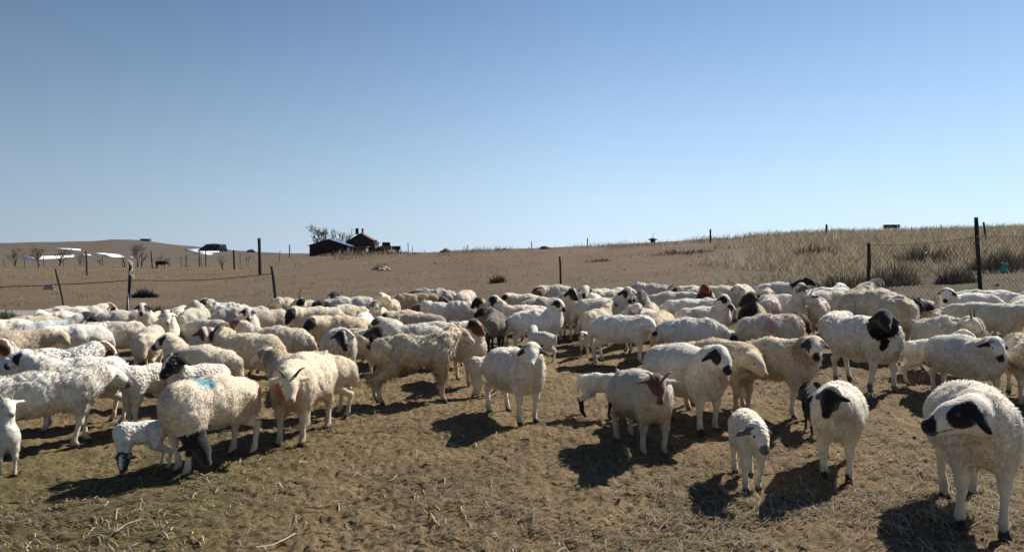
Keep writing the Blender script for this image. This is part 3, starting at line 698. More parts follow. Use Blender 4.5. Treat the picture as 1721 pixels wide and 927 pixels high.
def animal(A):
    k = A['k']; s = A['s']; lamb = k == 'l'; goat = k == 'g'; rnd = random.Random(A['i']*13+5)
    D = A['pos'].length; dist = D/s
    h = (.0078 if D < 5.2 else .0105 if D < 7.2 else .0155 if D < 10.5 else .020)
    if lamb: h *= .85
    W = A['W']                                           # world heading (radians)
    th = A['head_w']-W; th = (th+math.pi) % (2*math.pi)-math.pi
    wd = {'s': 1.0 if D < 7.6 else 1.05, 'r': 1.04, 'l': .70, 'g': .84}[k]*A.get('fat', 1.0)*rnd.uniform(.95, 1.05)
    bl = {'s': 1.05, 'r': 1.05, 'l': .88, 'g': 1.0}[k]*A.get('len', 1.0)
    hs = {'s': 1.0, 'r': 1.08, 'l': 1.18, 'g': .98}[k]*A.get('hs', 1.0)
    tr = .196*wd; zf = rnd.uniform(-.018, .022); zr = rnd.uniform(-.03, .012); top = .76-.02
    cz = top-tr                                          # torso axis height
    X = lambda v: v*s
    P = []                                               # prims: (tag, kind, data)
    def cone(tg, a, b, ra, rb, kk=.05, sy=1.0): P.append((tg, 'c', (np.array(a)*s, np.array(b)*s, ra*s, rb*s, sy), kk*s))
    def ell(tg, c, M, r, kk=.02): P.append((tg, 'e', (np.array(c)*s, M, np.array(r)*s), kk*s))
    sag = .012
    cone('t', (-.33*bl, 0, cz+zr), (-.10*bl, 0, cz-sag), tr*.93, tr*1.06, .06, .94)
    cone('t', (-.10*bl, 0, cz-sag), (.16*bl, 0, cz-.005+zf), tr*1.06, tr*.97, .08, .94)
    cone('t', (.19*bl, 0, cz-.045), (.24*bl, 0, cz+.02), tr*.78, tr*.70, .10, .9)
    # ---- neck + head
    F0 = np.array([.225*bl, 0, cz+.05]); pi = R(A['p'])
    if A.get('hl') is not None: Hc = A['hl']/s           # head centre given, local coords
    else:
        n = A['n']; r_ = {'up': (.23, .30), 'mid': (.31, .19), 'low': (.38, .02), 'down': (.36, -.16), 'graze': (.30, -.42)}[n]
        yawn = th*.55; Hc = F0+np.array([math.cos(yawn)*r_[0], math.sin(yawn)*r_[0], r_[1]])
        if n == 'graze': Hc[2] = .16
    Fd = np.array([math.cos(th)*math.cos(pi), math.sin(th)*math.cos(pi), math.sin(pi)])
    Lr = nrm(np.cross([0, 0, 1], Fd)); U = np.cross(Fd, Lr)
    B = Hc-Fd*.06*hs                                     # poll
    m1 = F0+(B-F0)*.5+np.array([0, 0, .015]); nr = .118 if not lamb else .085
    if goat: nr = .095
    if A.get('long_neck'): nr *= .9
    cone('n', F0-np.array([.03, 0, .035]), m1, nr*1.32, nr*1.0, .10, .9)
    cone('n', m1, B-Fd*.01-U*.01, nr*1.0, .074*hs, .06, .95)
    cone('h', B+U*.004, B+Fd*.075*hs+U*.0, .072*hs, .062*hs, .05)
    cone('h', B+Fd*.06*hs, B+Fd*.180*hs-U*.028*hs, .058*hs, .035*hs, .04)
    cone('h', B+Fd*.05*hs-U*.04*hs, B+Fd*.170*hs-U*.047*hs, .042*hs, .026*hs, .03)
    MH = np.stack([Fd, Lr, U], 1)
    # ears
    ears = []
    eth = max(.012, h/s*.75)
    for sg in (1, -1):
        er = rnd.uniform(-.12, .12)
        if goat: ed = nrm(Lr*sg*.95-U*(.12+er)+Fd*(-.1)); el = .062
        else: ed = nrm(Lr*sg*.72-U*(.62+er)-Fd*.12); el = .068 if not lamb else .06
        e0 = B+Fd*.012+Lr*sg*.056*hs+U*.028*hs; ec = e0+ed*el*hs*.95
        n2 = nrm(np.cross(ed, Fd)); n3 = np.cross(ed, n2)
        ell('e', ec, np.stack([ed, n2, n3], 1), (el*1.15*hs, eth, max(.027*hs, eth)) if 1 else 0, .015); ears.append((e0, ec))
        cone('e', e0-ed*.02, e0+ed*.03, .02*hs, .018*hs, .02)
    # legs
    foot = []
    st_ = A.get('stride', rnd.uniform(-.5, 1))
    ly = .098*wd**.5 if not lamb else .078
    for fi, (sx, sg) in enumerate(((1, 1), (1, -1), (-1, 1), (-1, -1))):
        dx = (.055*st_*(1 if (sx*sg > 0) else -1))+rnd.uniform(-.02, .02)
        if sx > 0: tx = .205*bl; fx = tx+.015+dx
        else: tx = -.325*bl; fx = tx-.055+dx
        y = ly*sg; fy = (ly-.008+rnd.uniform(-.012, .02))*sg
        wp = rot2(np.array([fx*s, fy*s, 0]), W); gz = (hgt(A['pos'].x+wp[0], A['pos'].y+wp[1])-A['pos'].z)/s
        gz = max(-.10, min(.10, gz)); lr = (1.0 if not lamb else .98)*A.get('leg', 1.0)
        up = 1.06 if goat else 1
        if sx > 0:
            kn = (tx+.018+dx*.45, y, .27+gz*.6); fe = (fx-.01, fy, .075+gz)
            cone('l', (tx-.01, y*.86, cz-.06), (tx, y, .37), .092*up, .060*up, .07)
            cone('l', (tx, y, .39), kn, .058, .030*lr, .03); cone('l', (kn[0]+.004, y, kn[2]+.012), (kn[0]+.004, y, kn[2]-.018), .035*lr, .034*lr, .02); cone('l', kn, (kn[0]*.6+fe[0]*.4, y, .19), .031*lr, .0215*lr, .015)
            cone('l', (kn[0]*.6+fe[0]*.4, y, .19), fe, .0210*lr, .0265*lr, .015)
        else:
            ho = (fx-.045, y*.97, .27+gz*.6); sf = (tx+.075, y*1.05, .40); fe = (fx-.012, fy, .075+gz)
            cone('l', (tx+.02, y*.80, cz-.03), sf, .130*wd**.5, .078, .07)
            cone('l', sf, ho, .072, .031*lr, .04); cone('l', (ho[0]-.016, ho[1], ho[2]+.018), ho, .026*lr, .033*lr, .02); cone('l', ho, (ho[0]*.5+fe[0]*.5, y, .17), .032*lr, .0225*lr, .015)
            cone('l', (ho[0]*.5+fe[0]*.5, y, .17), fe, .0220*lr, .0265*lr, .015)
        cone('l', fe, (fx+.014, fy, .040+gz), .0255*lr, .026*lr, .012)
        [cone('f', (fx+.010, fy+c_*.012, .032+gz), (fx+.027, fy+c_*.015, .014+gz), .018, .021, .004) for c_ in (1, -1)]; foot.append((fx, fy, gz))
    # tail
    if goat: cone('t', (-.50*bl, 0, cz+.10), (-.57*bl, 0, cz+.15), .035, .018, .03)
    elif lamb: cone('t', (-.46*bl, 0, cz+.02), (-.50*bl, 0, cz-.20), .035, .022, .03)
    else: cone('t', (-.47*bl, 0, cz+.01), (-.515*bl, 0, cz-.14), .085, .055, .05); cone('t', (-.51*bl, 0, cz-.12), (-.52*bl, 0, cz-.20), .04, .02, .03)
    if goat and A.get('beard', True): cone('h', B+Fd*.13-U*.06, B+Fd*.11-U*.14, .018, .009, .02)
    # ---- field
    lo = np.full(3, 9.); hi = -lo
    for tg, kd, d, kk in P:
        if kd == 'c': pts = np.stack([d[0], d[1]]); r_ = max(d[2], d[3])
        else: pts = d[0][None]; r_ = max(d[2])
        lo = np.minimum(lo, pts.min(0)-r_); hi = np.maximum(hi, pts.max(0)+r_)
    lo -= .05+2*h; hi += .05+2*h; lo[2] = max(lo[2], -.16)
    n = np.ceil((hi-lo)/h).astype(int)+1
    gx, gy, gz_ = [lo[a]+h*np.arange(n[a]) for a in range(3)]
    ft = np.full(n, .6, np.float32); fr_ = np.full(n, .6, np.float32)
    for tg, kd, d, kk in P:
        if kd == 'c': pts = np.stack([d[0], d[1]]); r_ = max(d[2], d[3])
        else: pts = d[0][None]; r_ = max(d[2])
        m = kk+3*h+.02
        a0 = np.clip(np.floor((pts.min(0)-r_-m-lo)/h).astype(int), 0, n-1); a1 = np.clip(np.ceil((pts.max(0)+r_+m-lo)/h).astype(int)+1, 1, n)
        sl = tuple(slice(a0[q], a1[q]) for q in range(3))
        g = np.stack(np.meshgrid(gx[sl[0]], gy[sl[1]], gz_[sl[2]], indexing='ij'), -1).reshape(-1, 3).astype(np.float32)
        v = (d_cone(g, *d[:4], sy=d[4]) if kd == 'c' else d_ell(g, *d)).reshape([a1[q]-a0[q] for q in range(3)])
        tgt = ft if tg in 'tn' else fr_
        tgt[sl] = smin(tgt[sl], v, kk)
    f = smin(ft, fr_, .045*s)
    near = np.argwhere(np.abs(f) < .06)
    pts = near*h+lo; wv = f[tuple(near.T)]
    fm = sstep(-.03*s, .05*s, fr_[tuple(near.T)]-ft[tuple(near.T)])
    hd = np.sqrt(((pts-Hc*s)**2).sum(1)); fm = fm*sstep(.09*s, .20*s, hd)
    sh = A.get('shag', 1.0 if not goat else 1.6); sd = A['i']
    q = pts/s
    nn = noise3(q, (7, 7, 4.5), sd)*.016+noise3(q, (17, 15, 8), sd+1)*.010+noise3(q, (38, 38, 24), sd+2)*.0045
    rg = (1-np.abs(noise3(q+noise3(q, 5, sd+6)[:, None]*.12, (10, 10, 4.2), sd+7)))**7; nn = nn-rg*.013
    if D < 8.5 and not goat: nn = nn*(.62 if D < 7 else .75)
    if lamb: nn = noise3(q, (8, 8, 6), sd)*.008+np.abs(noise3(q, (26, 26, 26), sd+1))*.010
    f[tuple(near.T)] = wv-(nn*sh*fm+noise3(q, 9, sd+5)*.003)*s
    # clumps that hang below belly for shaggy coats
    v, qd = surface_nets(f, lo, h)
    # ---- colours
    vl = v/s; base = np.array(COATS[A['b']])*A.get('tone', rnd.uniform(.78, 1.04))*np.array(rnd.choice(((1, 1, 1), (1, .98, .94), (1, .96, .89), (1, 1, .99)))); c = np.tile(base, (len(v), 1)).astype(float)
    def at_near(tags):
        m = np.full(len(v), 9., np.float32)
        for tg, kd, d, kk in P:
            if tg in tags:
                m = np.minimum(m, (d_cone(v.astype(np.float32), *d[:4], sy=d[4]) if kd == 'c' else d_ell(v.astype(np.float32), *d))/s)
        return m
    dh, dt, dl, de, dn = at_near('h'), at_near('t'), at_near('lf'), at_near('e'), at_near('n')
    nz1 = noise3(vl, 5, sd+9); nz2 = noise3(vl, 14, sd+10)
    # natural soiling: yellowish belly and legs, dusty patches
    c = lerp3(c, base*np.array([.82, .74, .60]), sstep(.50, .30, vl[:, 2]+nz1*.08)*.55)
    c = lerp3(c, base*np.array([.80, .76, .68]), sstep(.25, .8, nz1)*.6)
    gz3 = noise3(vl, (11, 11, 4), sd+15); c = lerp3(c, base*np.array([.66, .60, .50]), sstep(.35, .85, gz3+.25*nz1)*.5)
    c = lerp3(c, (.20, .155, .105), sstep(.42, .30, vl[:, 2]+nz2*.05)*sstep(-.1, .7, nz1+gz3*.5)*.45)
    leg = (dl < np.minimum(np.minimum(dt, dh), dn)-.0)
    wl = sstep(.38, .30, vl[:, 2])*leg
    c = lerp3(c, base*np.array([.90, .86, .78]), wl*.7); c = lerp3(c, (.15, .115, .08), wl*sstep(.16, .03, vl[:, 2]+nz2*.04)*.55)
    if A.get('rust'): c = lerp3(c, (.42, .16, .10), sstep(.13, .03, np.sqrt(((vl-np.array(A['rust']))**2).sum(1))+nz1*.06+nz2*.05)*.6)
    # head frame
    hf = (vl-B)@MH/hs; u, lv, uv = hf.T; headm = dh < np.minimum(np.minimum(dt, dn)+.015, dl)
    headm = headm | ((u > .03) & (dh < .02))
    earm = (de < .008) & (de < dh+.002)
    dark = np.array(DARKS[A.get('hc', 'k')]); code = A['h']; jit = nz2*.010+nz1*.006
    fur = base*np.array([1.02, 1.0, .97]); c[headm] = fur
    def paint(m, col, a=1.0):
        m = m.astype(float)*a; nonlocal_c = c*(1-m[:, None])+np.array(col)*m[:, None]; c[:] = nonlocal_c
    if 'E' in code:
        for sg in (1, -1):
            e = np.sqrt(((u-.062)/.060)**2+((lv-sg*.062)/.050)**2+((uv-.008)/.060)**2)+jit*10
            paint(headm & (e < 1), dark)
    if 'M' in code: paint(headm & (u+jit > .162), dark)
    if 'H' in code:            # nearly half dark face, from cheek back to the ear
        paint(headm & (np.abs(lv)+jit > .026) & (u < .15), dark)
    if 'B' in code or 'N' in code: paint(headm | earm, dark)
    if 'Z' in code:
        paint(headm | earm, dark); paint(headm & (np.abs(lv)+jit < .018) & (uv > .01) & (u > .0) & (u < .15), fur)
    if 'P' in code: paint(headm & (noise3(vl, 16, sd+20) > .15), dark)
    if any(q_ in code for q_ in 'EHZBNe'): paint(earm, dark)
    for sg in (1, -1): paint(headm & (np.sqrt((u-.206)**2+(lv-sg*.017)**2+(uv+.022)**2) < .0095), (.03, .02, .018), .9)
    paint(headm & (np.abs(uv+.052+.12*(u-.16)) < .0055) & (u > .10), (.06, .045, .04), .75)
    if code == 'W': paint(headm & (u > .192), (.30, .22, .19))
    # neck
    nk = A.get('neck', 1.0 if 'N' in code else 0)
    if nk:
        ax = B-F0; tt = ((vl-F0)@ax)/(ax@ax)+nz1*.12+nz2*.05
        paint((dn < dt+.05) & (dn < .06) & (dl > .0) & (tt > 1-nk*1.05) & ~headm, dark)
    if A.get('nape'):
        ax = B-F0; tt = ((vl-F0)@ax)/(ax@ax)+nz1*.1; c = lerp3(c, DARKS['t'], ((dn < .05) & ~headm)*sstep(1-A['nape'], 1.0-A['nape']*.4, tt)*.8)
    if A.get('throat'):
        tc_, tr_ = A['throat']; e = np.sqrt((((vl-np.array(tc_))/np.array(tr_))**2).sum(1))+nz1*.2+nz2*.12; paint((e < 1) & ~headm, dark)
    so = A.get('socks', 0)
    if A.get('speck'): c = lerp3(c, base*.55, sstep(.1, .5, noise3(vl, 30, sd+40))*.7)
    if so: paint(leg & (vl[:, 2] < so+nz2*.03), DARKS[A.get('sc', 'k')])
    if A.get('darklegs'): paint(leg & (vl[:, 2] < .42+nz1*.06), dark)
    ff_ = at_near('f'); paint((ff_ < .004) & (vl[:, 2] < .06), (.035, .028, .022))
    if A.get('mark'):
        mc, mx_, my_, mr_ = A['mark']; dd = np.sqrt((vl[:, 0]-mx_)**2+(vl[:, 1]-my_)**2)+nz2*.03+nz1*.03
        mcol = {'teal': (.05, .25, .30), 'blue': (.16, .32, .45), 'pale': (.42, .52, .56), 'red': (.42, .15, .10)}[mc]
        c = lerp3(c, mcol, sstep(mr_, mr_*.6, dd+noise3(vl, 24, sd+3)*.05)*(vl[:, 2] > cz)*(dt < .06)*(.9 if mc != 'pale' else .6))
    if A.get('redface'): c = lerp3(c, (.105, .030, .018), headm*sstep(-.3, .3, noise3(vl, 11, sd+31)+.25)*.95)
    if A.get('redchest'): c = lerp3(c, (.42, .14, .09), sstep(.20, .05, np.sqrt(((vl-np.array([.36*bl, .02, cz-.02]))**2).sum(1))+nz1*.05)*.8)
    # ---- objects
    label = A['label']; nm = {'s': 'sheep', 'l': 'lamb', 'g': 'goat', 'r': 'ram'}[k]
    root = empty(nm, A['pos'], label, nm, {'s': 'flock of sheep in the pen', 'l': 'lambs among the flock', 'g': 'goats among the flock', 'r': 'flock of sheep in the pen'}[k], W)
    me = new_mesh('body', v, qd, M_CURL if (lamb or A.get('curl')) else M_COAT, c)
    link('body', me, root)
    # ---- tufts of wool, as short tapering locks on the fleece
    nt_ = A.get('tufts', 15000 if D < 5 else 9000 if D < 7.6 else 4500 if D < 10.5 else 1500)
    if lamb: nt_ = int(nt_*.55)
    if nt_:
        tri = np.concatenate([qd[:, [0, 1, 2]], qd[:, [0, 2, 3]]]); vv = v[tri]; nr_ = np.cross(vv[:, 1]-vv[:, 0], vv[:, 2]-vv[:, 0]); ar = np.linalg.norm(nr_, axis=1)
        cen = vv.mean(1)/s; fm2 = sstep(.02, .07, dh[tri].mean(1))*sstep(.30, .44, cen[:, 2]+.15*(goat))*(1-earm[tri].mean(1))
        if goat: fm2 = np.maximum(fm2, sstep(.25, .32, cen[:, 2])*.6)*sstep(.01, .04, dh[tri].mean(1))
        pr = ar*fm2; pr /= pr.sum(); g = np.random.default_rng(sd+100); ii = g.choice(len(tri), nt_, p=pr)
        b0, b1 = g.random(nt_), g.random(nt_); fl_ = b0+b1 > 1; b0[fl_] = 1-b0[fl_]; b1[fl_] = 1-b1[fl_]
        p0 = vv[ii, 0]*(1-b0-b1)[:, None]+vv[ii, 1]*b0[:, None]+vv[ii, 2]*b1[:, None]; nn_ = nr_[ii]/ar[ii][:, None]
        fw = np.stack([-np.ones(nt_)*.55, np.zeros(nt_), -np.ones(nt_)*.75], 1)+g.normal(0, .35, (nt_, 3)); fw -= nn_*(fw*nn_).sum(1)[:, None]
        dr = fw*.8+nn_*g.uniform(.22, .5, nt_)[:, None]; dr /= np.linalg.norm(dr, axis=1)[:, None]
        ln = s*g.uniform(.014, .031, nt_)*(A.get('shag', 1.0 if not goat else 1.5)); ln *= .75 if lamb else 1
        if goat: ln = ln*(1+.9*sstep(.5, .3, cen[ii, 2]))
        wdt = s*g.uniform(.0022, .0042, nt_)*(1 if D < 7.6 else 1.7); sd_ = np.cross(dr, nn_); sd_ /= np.linalg.norm(sd_, axis=1)[:, None]+1e-9
        p0 = p0-nn_*.003; tip = p0+dr*ln[:, None]; tip[:, 2] -= ln*.18; md = p0*.45+tip*.55+nn_*(ln*.10)[:, None]
        V = np.stack([p0-sd_*wdt[:, None], p0+sd_*wdt[:, None], md+sd_*wdt[:, None]*.8, md-sd_*wdt[:, None]*.8, tip], 1).reshape(-1, 3)
        bb = (np.arange(nt_)*5)[:, None]; cc = c[tri[ii, 0]]*g.uniform(.74, 1.15, nt_)[:, None]
        me2 = new_mesh('fleece', V, [bb+np.array([[0, 1, 2, 3]]), bb+np.array([[3, 2, 4]])], M_TUFT, np.clip(np.repeat(cc, 5, 0), 0, .9))
        nvv = np.repeat(nn_+dr*.25, 5, 0); nvv /= np.linalg.norm(nvv, axis=1)[:, None]
        me2.normals_split_custom_set_from_vertices(nvv.tolist()) if D < 9 else None
        link('fleece', me2, root)
    # ---- eyes
    if D < 13:
        for sg in (1, -1):
            mb = MB(); mb.ball((B+Fd*.074*hs+Lr*sg*.056*hs+U*.018*hs)*s, .0145*hs*s, 10, 8); mb.build('eye', M_EYE, root)
    # ---- horns
    hn = A.get('horn')
    if hn:
        for sg in (1, -1):
            o_ = B+Fd*.02*hs+Lr*sg*.034*hs+U*.055*hs; pts = []
            for i in range(10):
                t = i/9
                if hn == 'back': q_ = o_+U*(.05*math.sin(t*2.2))-Fd*(.13*t)+Lr*sg*(.02+.06*t)*t
                elif hn == 'side': q_ = o_+Lr*sg*.085*t+U*(.05*math.sin(t*2.4)+.02*t)-Fd*.05*t
                elif hn == 'spike': q_ = o_+U*.11*t-Fd*.08*t+Lr*sg*.05*t
                elif hn == 'long': q_ = o_+U*.26*t-Fd*.12*t+Lr*sg*.10*t
                else: a = t*5.0; q_ = o_+Lr*sg*(.02+.045*t+.012*math.sin(a))-Fd*(.060*math.sin(a))*(1-.2*t)+U*(.05*(math.cos(a)-1)*(1-.25*t))+U*.01
                pts.append(q_*s)
            mb = MB(); mb.tube(pts, [s*(.013 if hn != 'curl' else .018)*(1-.85*i/9)+.0015 for i in range(10)], 7); mb.build('horn', M_HORNP if A.get('palehorn') else M_HORN, root)
    return root

LIST = []
def S(cx, yb, yf, H, label, k='s', b='w', h='W', hh=None, p=-20, hp=None, n='mid', s=None, **kw):
    LIST.append(dict(cx=cx, yb=yb, yf=yf, H=H, label=label, k=k, b=b, h=h, hh=H if hh is None else hh, p=p, hp=hp, n=n, s=s, **kw))
# ------------------------------------------------------------------ the animals, near ones first
# S(centre px, back y, foot y, heading as seen (0 right, 90 away, 180 left, 270 to camera), label, ...)
S(1643, 645, 872, 281, 'biggest white sheep at the bottom right, black patched face turned left', h='EM', hh=205, p=-12, hp=(1607, 697), socks=.05, fat=.96, shag=.9, hs=1.12)
S(1412, 645, 792, 268, 'round white sheep with a lowered black head and black hooves', h='B', hh=245, p=-50, hp=(1393, 674), socks=.07, hs=.86, fat=1.08, leg=1.15)
S(1370, 652, 700, 100, 'dark lamb half hidden behind the round black headed white sheep', k='l', b='k', h='B', n='low', s=.5)
S(1262, 692, 815, 282, 'white lamb with dark ears and black nose standing alone in front', k='l', h='eM', hh=300, p=-35, hp=(1277, 733), hs=1.05, leg=1.25, hc='g')
S(1310, 570, 700, 328, 'sheep facing the camera with black eye patches and black muzzle above a tan neck', h='EM', hh=277, p=-25, hp=(1370, 584), nape=.8, b='c', shag=1.2, stride=.9)
S(1160, 578, 722, 312, 'large white sheep with one black eye patch, pinkish chest and dark feet', h='EM', hh=300, p=-30, hp=(1214, 603), b='w', rust=(.36, .05, .52), socks=.06, fat=1.05, shag=.8)
S(1222, 566, 690, 325, 'tan sheep with plain drooping head behind the large pink chested one', b='t', h='W', hh=318, p=-30, hp=(1272, 612), tone=1.15, fat=1.0)
S(1082, 622, 752, 298, 'cream pink goat with a red brown face and horns spread sideways', k='g', b='c', h='W', hh=285, p=-42, hp=(1106, 652), horn='side', redface=1, fat=1.28, s=.85, shag=.7)
S(1098, 625, 690, 280, 'white headed lamb peeping over the red faced goat', k='l', h='W', hh=285, p=-15, hp=(1098, 612), hc='g')
S(1012, 626, 702, 338, 'curly white lamb with black legs nosing the ground beside the red faced goat', k='l', h='W', hh=320, p=-70, n='graze', socks=.28, curl=1, leg=1.15)
S(868, 584, 705, 300, 'lone white sheep with bowed head casting a wide shadow mid foreground', h='e', hh=262, p=-28, hp=(893, 594), b='a', fat=1.08, hc='k')
S(812, 598, 664, 205, 'curly white lamb grazing at the left flank of the lone bowed sheep', k='l', b='c', h='W', hh=262, p=-72, hp=(803, 655), curl=1, fat=1.1)
S(908, 556, 608, 155, 'small white lamb facing away just above the lone bowed sheep', k='l', h='W', hh=150, p=-20, hp=(893, 553))
S(903, 518, 592, 8, 'white sheep with raised head and one dark cheek spot looking right', h='EM', hh=318, p=-28, hp=(941, 512), fat=1.0)
S(704, 558, 652, 6, 'long haired cream goat with tan patches and swept back horns', k='g', b='c', h='P', hh=345, p=-22, hp=(776, 562), hc='t', horn='back', palehorn=1, shag=1.5, len=1.12, s=1.0, hs=1.12)
S(782, 556, 618, 300, 'sheep with a rust red cheek and black brow behind the long haired goat', h='H', hh=330, p=-30, hp=(802, 549), redface=1, b='c')
S(843, 521, 588, 84, 'dark grey brown sheep seen from behind with its black head turned left', b='d', h='B', hh=178, p=-20, hp=(808, 524), tone=1.5, socks=.35)
S(606, 551, 628, 325, 'cream sheep with an all black head and neck beside the long haired goat', h='N', hh=295, p=-55, hp=(637, 562), b='c', neck=1.15)
S(569, 552, 655, 275, 'white sheep with a black face and thin white blaze facing the camera', h='Z', hh=288, p=-40, hp=(578, 570))
S(503, 594, 712, 248, 'pinkish horned goat walking to the camera with a teal mark on its back', k='g', b='c', h='W', hh=275, p=-42, hp=(487, 648), horn='side', redchest=1, mark=('teal', -.30, 0, .08), len=1.0, fat=1.2, shag=.8, s=.98)
S(512, 592, 672, 182, 'tan headed sheep looking left over the pinkish teal marked goat', b='c', h='P', hc='t', hh=185, p=-22, hp=(440, 597), nape=1.0, s=.85)
S(343, 630, 785, 222, 'large cream sheep with lowered black head and teal mark on its back', h='B', hh=320, p=-48, hp=(338, 752), neck=.25, mark=('teal', .05, .03, .10), b='c', fat=.97, stride=.6)
S(228, 708, 790, 186, 'curly lamb grazing with a black face at lower left', k='l', b='a', h='Z', hh=245, p=-68, hp=(207, 776), curl=1, speck=1, tone=.85)
S(82, 620, 750, 3, 'long white sheep standing in profile with its pale head raised to the right', h='M', hc='g', hh=352, p=-20, hp=(193, 632), hs=1.15, len=1.15, nape=.5, shag=1.2, stride=1.0)
S(-6, 706, 768, 290, 'white kid with small horns peering in at the left edge', k='g', h='W', hh=285, p=-18, hp=(14, 684), hs=1.25, s=.52, horn='spike', palehorn=1, shag=.6)
S(118, 600, 690, 182, 'sheep with a black eye patch lying its head left above the long white one', h='EM', hh=182, p=-20, hp=(32, 603), b='w', len=1.05, shag=1.3)
S(92, 584, 668, 5, 'woolly sheep with a brown face and white blaze turned down to the right', h='HM', hc='b', hh=345, p=-32, hp=(182, 588), curl=1, len=1.05)
S(250, 614, 698, 212, 'half shaded white lamb between the long white sheep and the teal marked one', k='l', h='W', hh=175, p=-20, n='low', s=.78)
S(318, 612, 672, 200, 'black headed lamb with a white forehead spot looking out beside the short shaded lamb', k='l', h='Z', hh=225, p=-30, hp=(288, 612), s=.75, hs=1.15)
S(330, 578, 668, 148, 'cream sheep with black eye patch and black nose turned to the left', h='EM', hh=195, p=-22, hp=(274, 573), b='c', fat=1.05)
S(250, 548, 613, 80, 'plump sheep seen from behind left of the one with black eye and nose', b='c', n='low')
S(196, 539, 605, 183, 'deep folded shaggy sheep with a hanging black head among the left group', h='B', hh=185, p=-60, hp=(153, 566), b='g', tone=1.15, shag=1.6, len=1.05)
S(108, 543, 615, 183, 'broad pale sheep with its black head hanging down at left', h='B', hh=190, p=-50, hp=(64, 568), len=1.02)
S(28, 553, 625, 20, 'brown fleeced sheep near the left edge', b='t', n='low', hh=330)
S(-30, 578, 640, 345, 'white and brown faced sheep cut off by the left edge', h='H', hc='b', hh=320, p=-40, hp=(10, 585))
S(86, 537, 590, 8, 'sheep with a pale blue stained back near the left edge', mark=('pale', -.1, 0, .3), n='low')
S(4, 534, 590, 0, 'plain white rump at the left edge below the dusty track', n='low')
S(56, 529, 575, 10, 'small tan backed sheep just below the dusty track', b='t', n='low', tone=1.1)
S(140, 514, 575, 5, 'broad white sheep with a brown cheeked head facing right at the back left', h='H', hc='b', hh=358, p=-25, hp=(188, 516))
S(92, 522, 570, 175, 'sheep with dark brown muzzle stooping left at the back left', h='B', hc='b', hh=10, p=-50, n='low')
S(112, 514, 556, 0, 'grey back farthest behind the brown cheeked one at left', b='g', n='low')
S(207, 519, 572, 0, 'grey shaded sheep below the twine wrapped post', b='g', tone=.9, n='low')  # grey coat colour stands in for the shade on this sheep
S(262, 524, 580, 238, 'cream sheep with raised black and white face beside the twine wrapped post', h='EM', hh=262, p=-30, hp=(239, 519), b='c')
S(284, 534, 590, 268, 'pale ram with small curled dark horns facing the camera', k='r', h='W', hh=270, p=-30, hp=(281, 532), horn='curl')
S(303, 514, 565, 85, 'grey white rump right behind the curl horned ram', b='g', tone=1.2, n='low')
S(331, 517, 570, 60, 'yellowish white sheep standing right of the curl horned ram', h='e', b='y', n='mid', hh=180)
S(338, 536, 595, 330, 'small sheep stooping with a shaded back right of the curl horned ram', b='g', n='down', s=.8)
S(352, 556, 628, 292, 'thin sheep with a brown striped face left of the chocolate headed one', h='H', hc='b', hh=285, p=-40, hp=(345, 564), b='p')
S(408, 556, 655, 152, 'cream sheep with a glossy chocolate brown head turned left', h='N', hc='b', hh=192, p=-28, hp=(369, 556), b='c', neck=.35, fat=1.05)
S(455, 546, 625, 160, 'long stout sheep sloping down to the right behind the chocolate headed one', b='c', len=1.2, n='low', fat=1.05)
S(383, 508, 548, 178, 'rough woolled sheep alone on the far edge left of the iron post', b='w', n='low', shag=2.0)
S(398, 514, 568, 0, 'dark flanked sheep standing in front of the rough woolled one', b='g', n='low', len=1.05)
S(421, 522, 582, 272, 'sheep with a white diamond blaze framed in black facing the camera', h='EM', hh=275, p=-45, hp=(417, 527))
S(443, 520, 575, 20, 'cream sheep with a black patch hanging low left of the iron post', h='B', hh=330, p=-40, hp=(447, 534), b='c')
S(466, 516, 562, 265, 'slim pale lamb with head turned left in front of the iron post', k='l', b='y', hh=185, p=-15, hp=(463, 508), long_neck=1, s=.85)
S(484, 499, 548, 85, 'plump cream rump just right of the iron post', b='c', n='low')
S(516, 504, 556, 185, 'sheep with a speckled dark face below a long upright horn', h='H', hh=195, p=-30, hp=(503, 508), b='c', horn='long')
S(561, 500, 548, 250, 'sheep showing only a small jet black head at the far edge', h='B', hh=265, p=-20, hp=(561, 496))
S(527, 514, 588, 185, 'rounded sheep with drooping black head at the centre left', h='B', hh=190, p=-55, hp=(486, 530), b='c')
S(582, 498, 560, 2, 'long grey shaded sheep stretching right at the far edge', b='g', tone=1.1, len=1.1, n='low')
S(590, 512, 580, 205, 'cream woolly back behind the dark flanked brown one', b='c', n='low', shag=1.3)
S(566, 526, 605, 190, 'brownish cream sheep with black and white head lowered left', h='Z', hh=205, p=-40, hp=(517, 546), b='t', tone=1.2)
S(618, 525, 590, 86, 'smooth white rump directly above the all black head', n='low', b='w')
S(634, 516, 580, 262, 'sheep with a dark striped face looking down at the camera in mid flock', h='EP', hc='g', hh=275, p=-35, hp=(632, 515), b='c')
S(640, 503, 566, 300, 'tall cream goat with long drooping ears at the far edge', k='g', b='c', hh=10, p=-20, hp=(646, 500), s=.98, long_neck=1)
S(664, 520, 578, 182, 'tan backed sheep right of the smooth white rump', b='t', tone=1.25, n='low')
S(657, 535, 592, 100, 'bright white back tucked between the black head and the tan back', n='low', b='w')
S(712, 526, 575, 182, 'small dark woolled lamb lying crosswise in mid flock', k='l', b='d', tone=3.0, n='low', curl=1, s=.8, fat=1.2)  # shade on the lamb is put into its dark coat colour
S(691, 492, 560, 3, 'large dusty brown sheep at the far edge of the middle', b='b', tone=1.25, n='low', len=1.0)  # brown coat, darker than its neighbours
S(731, 484, 536, 182, 'grey woolly sheep farthest back in the middle with a small black head', b='g', h='B', n='low', hh=185, shag=1.4)
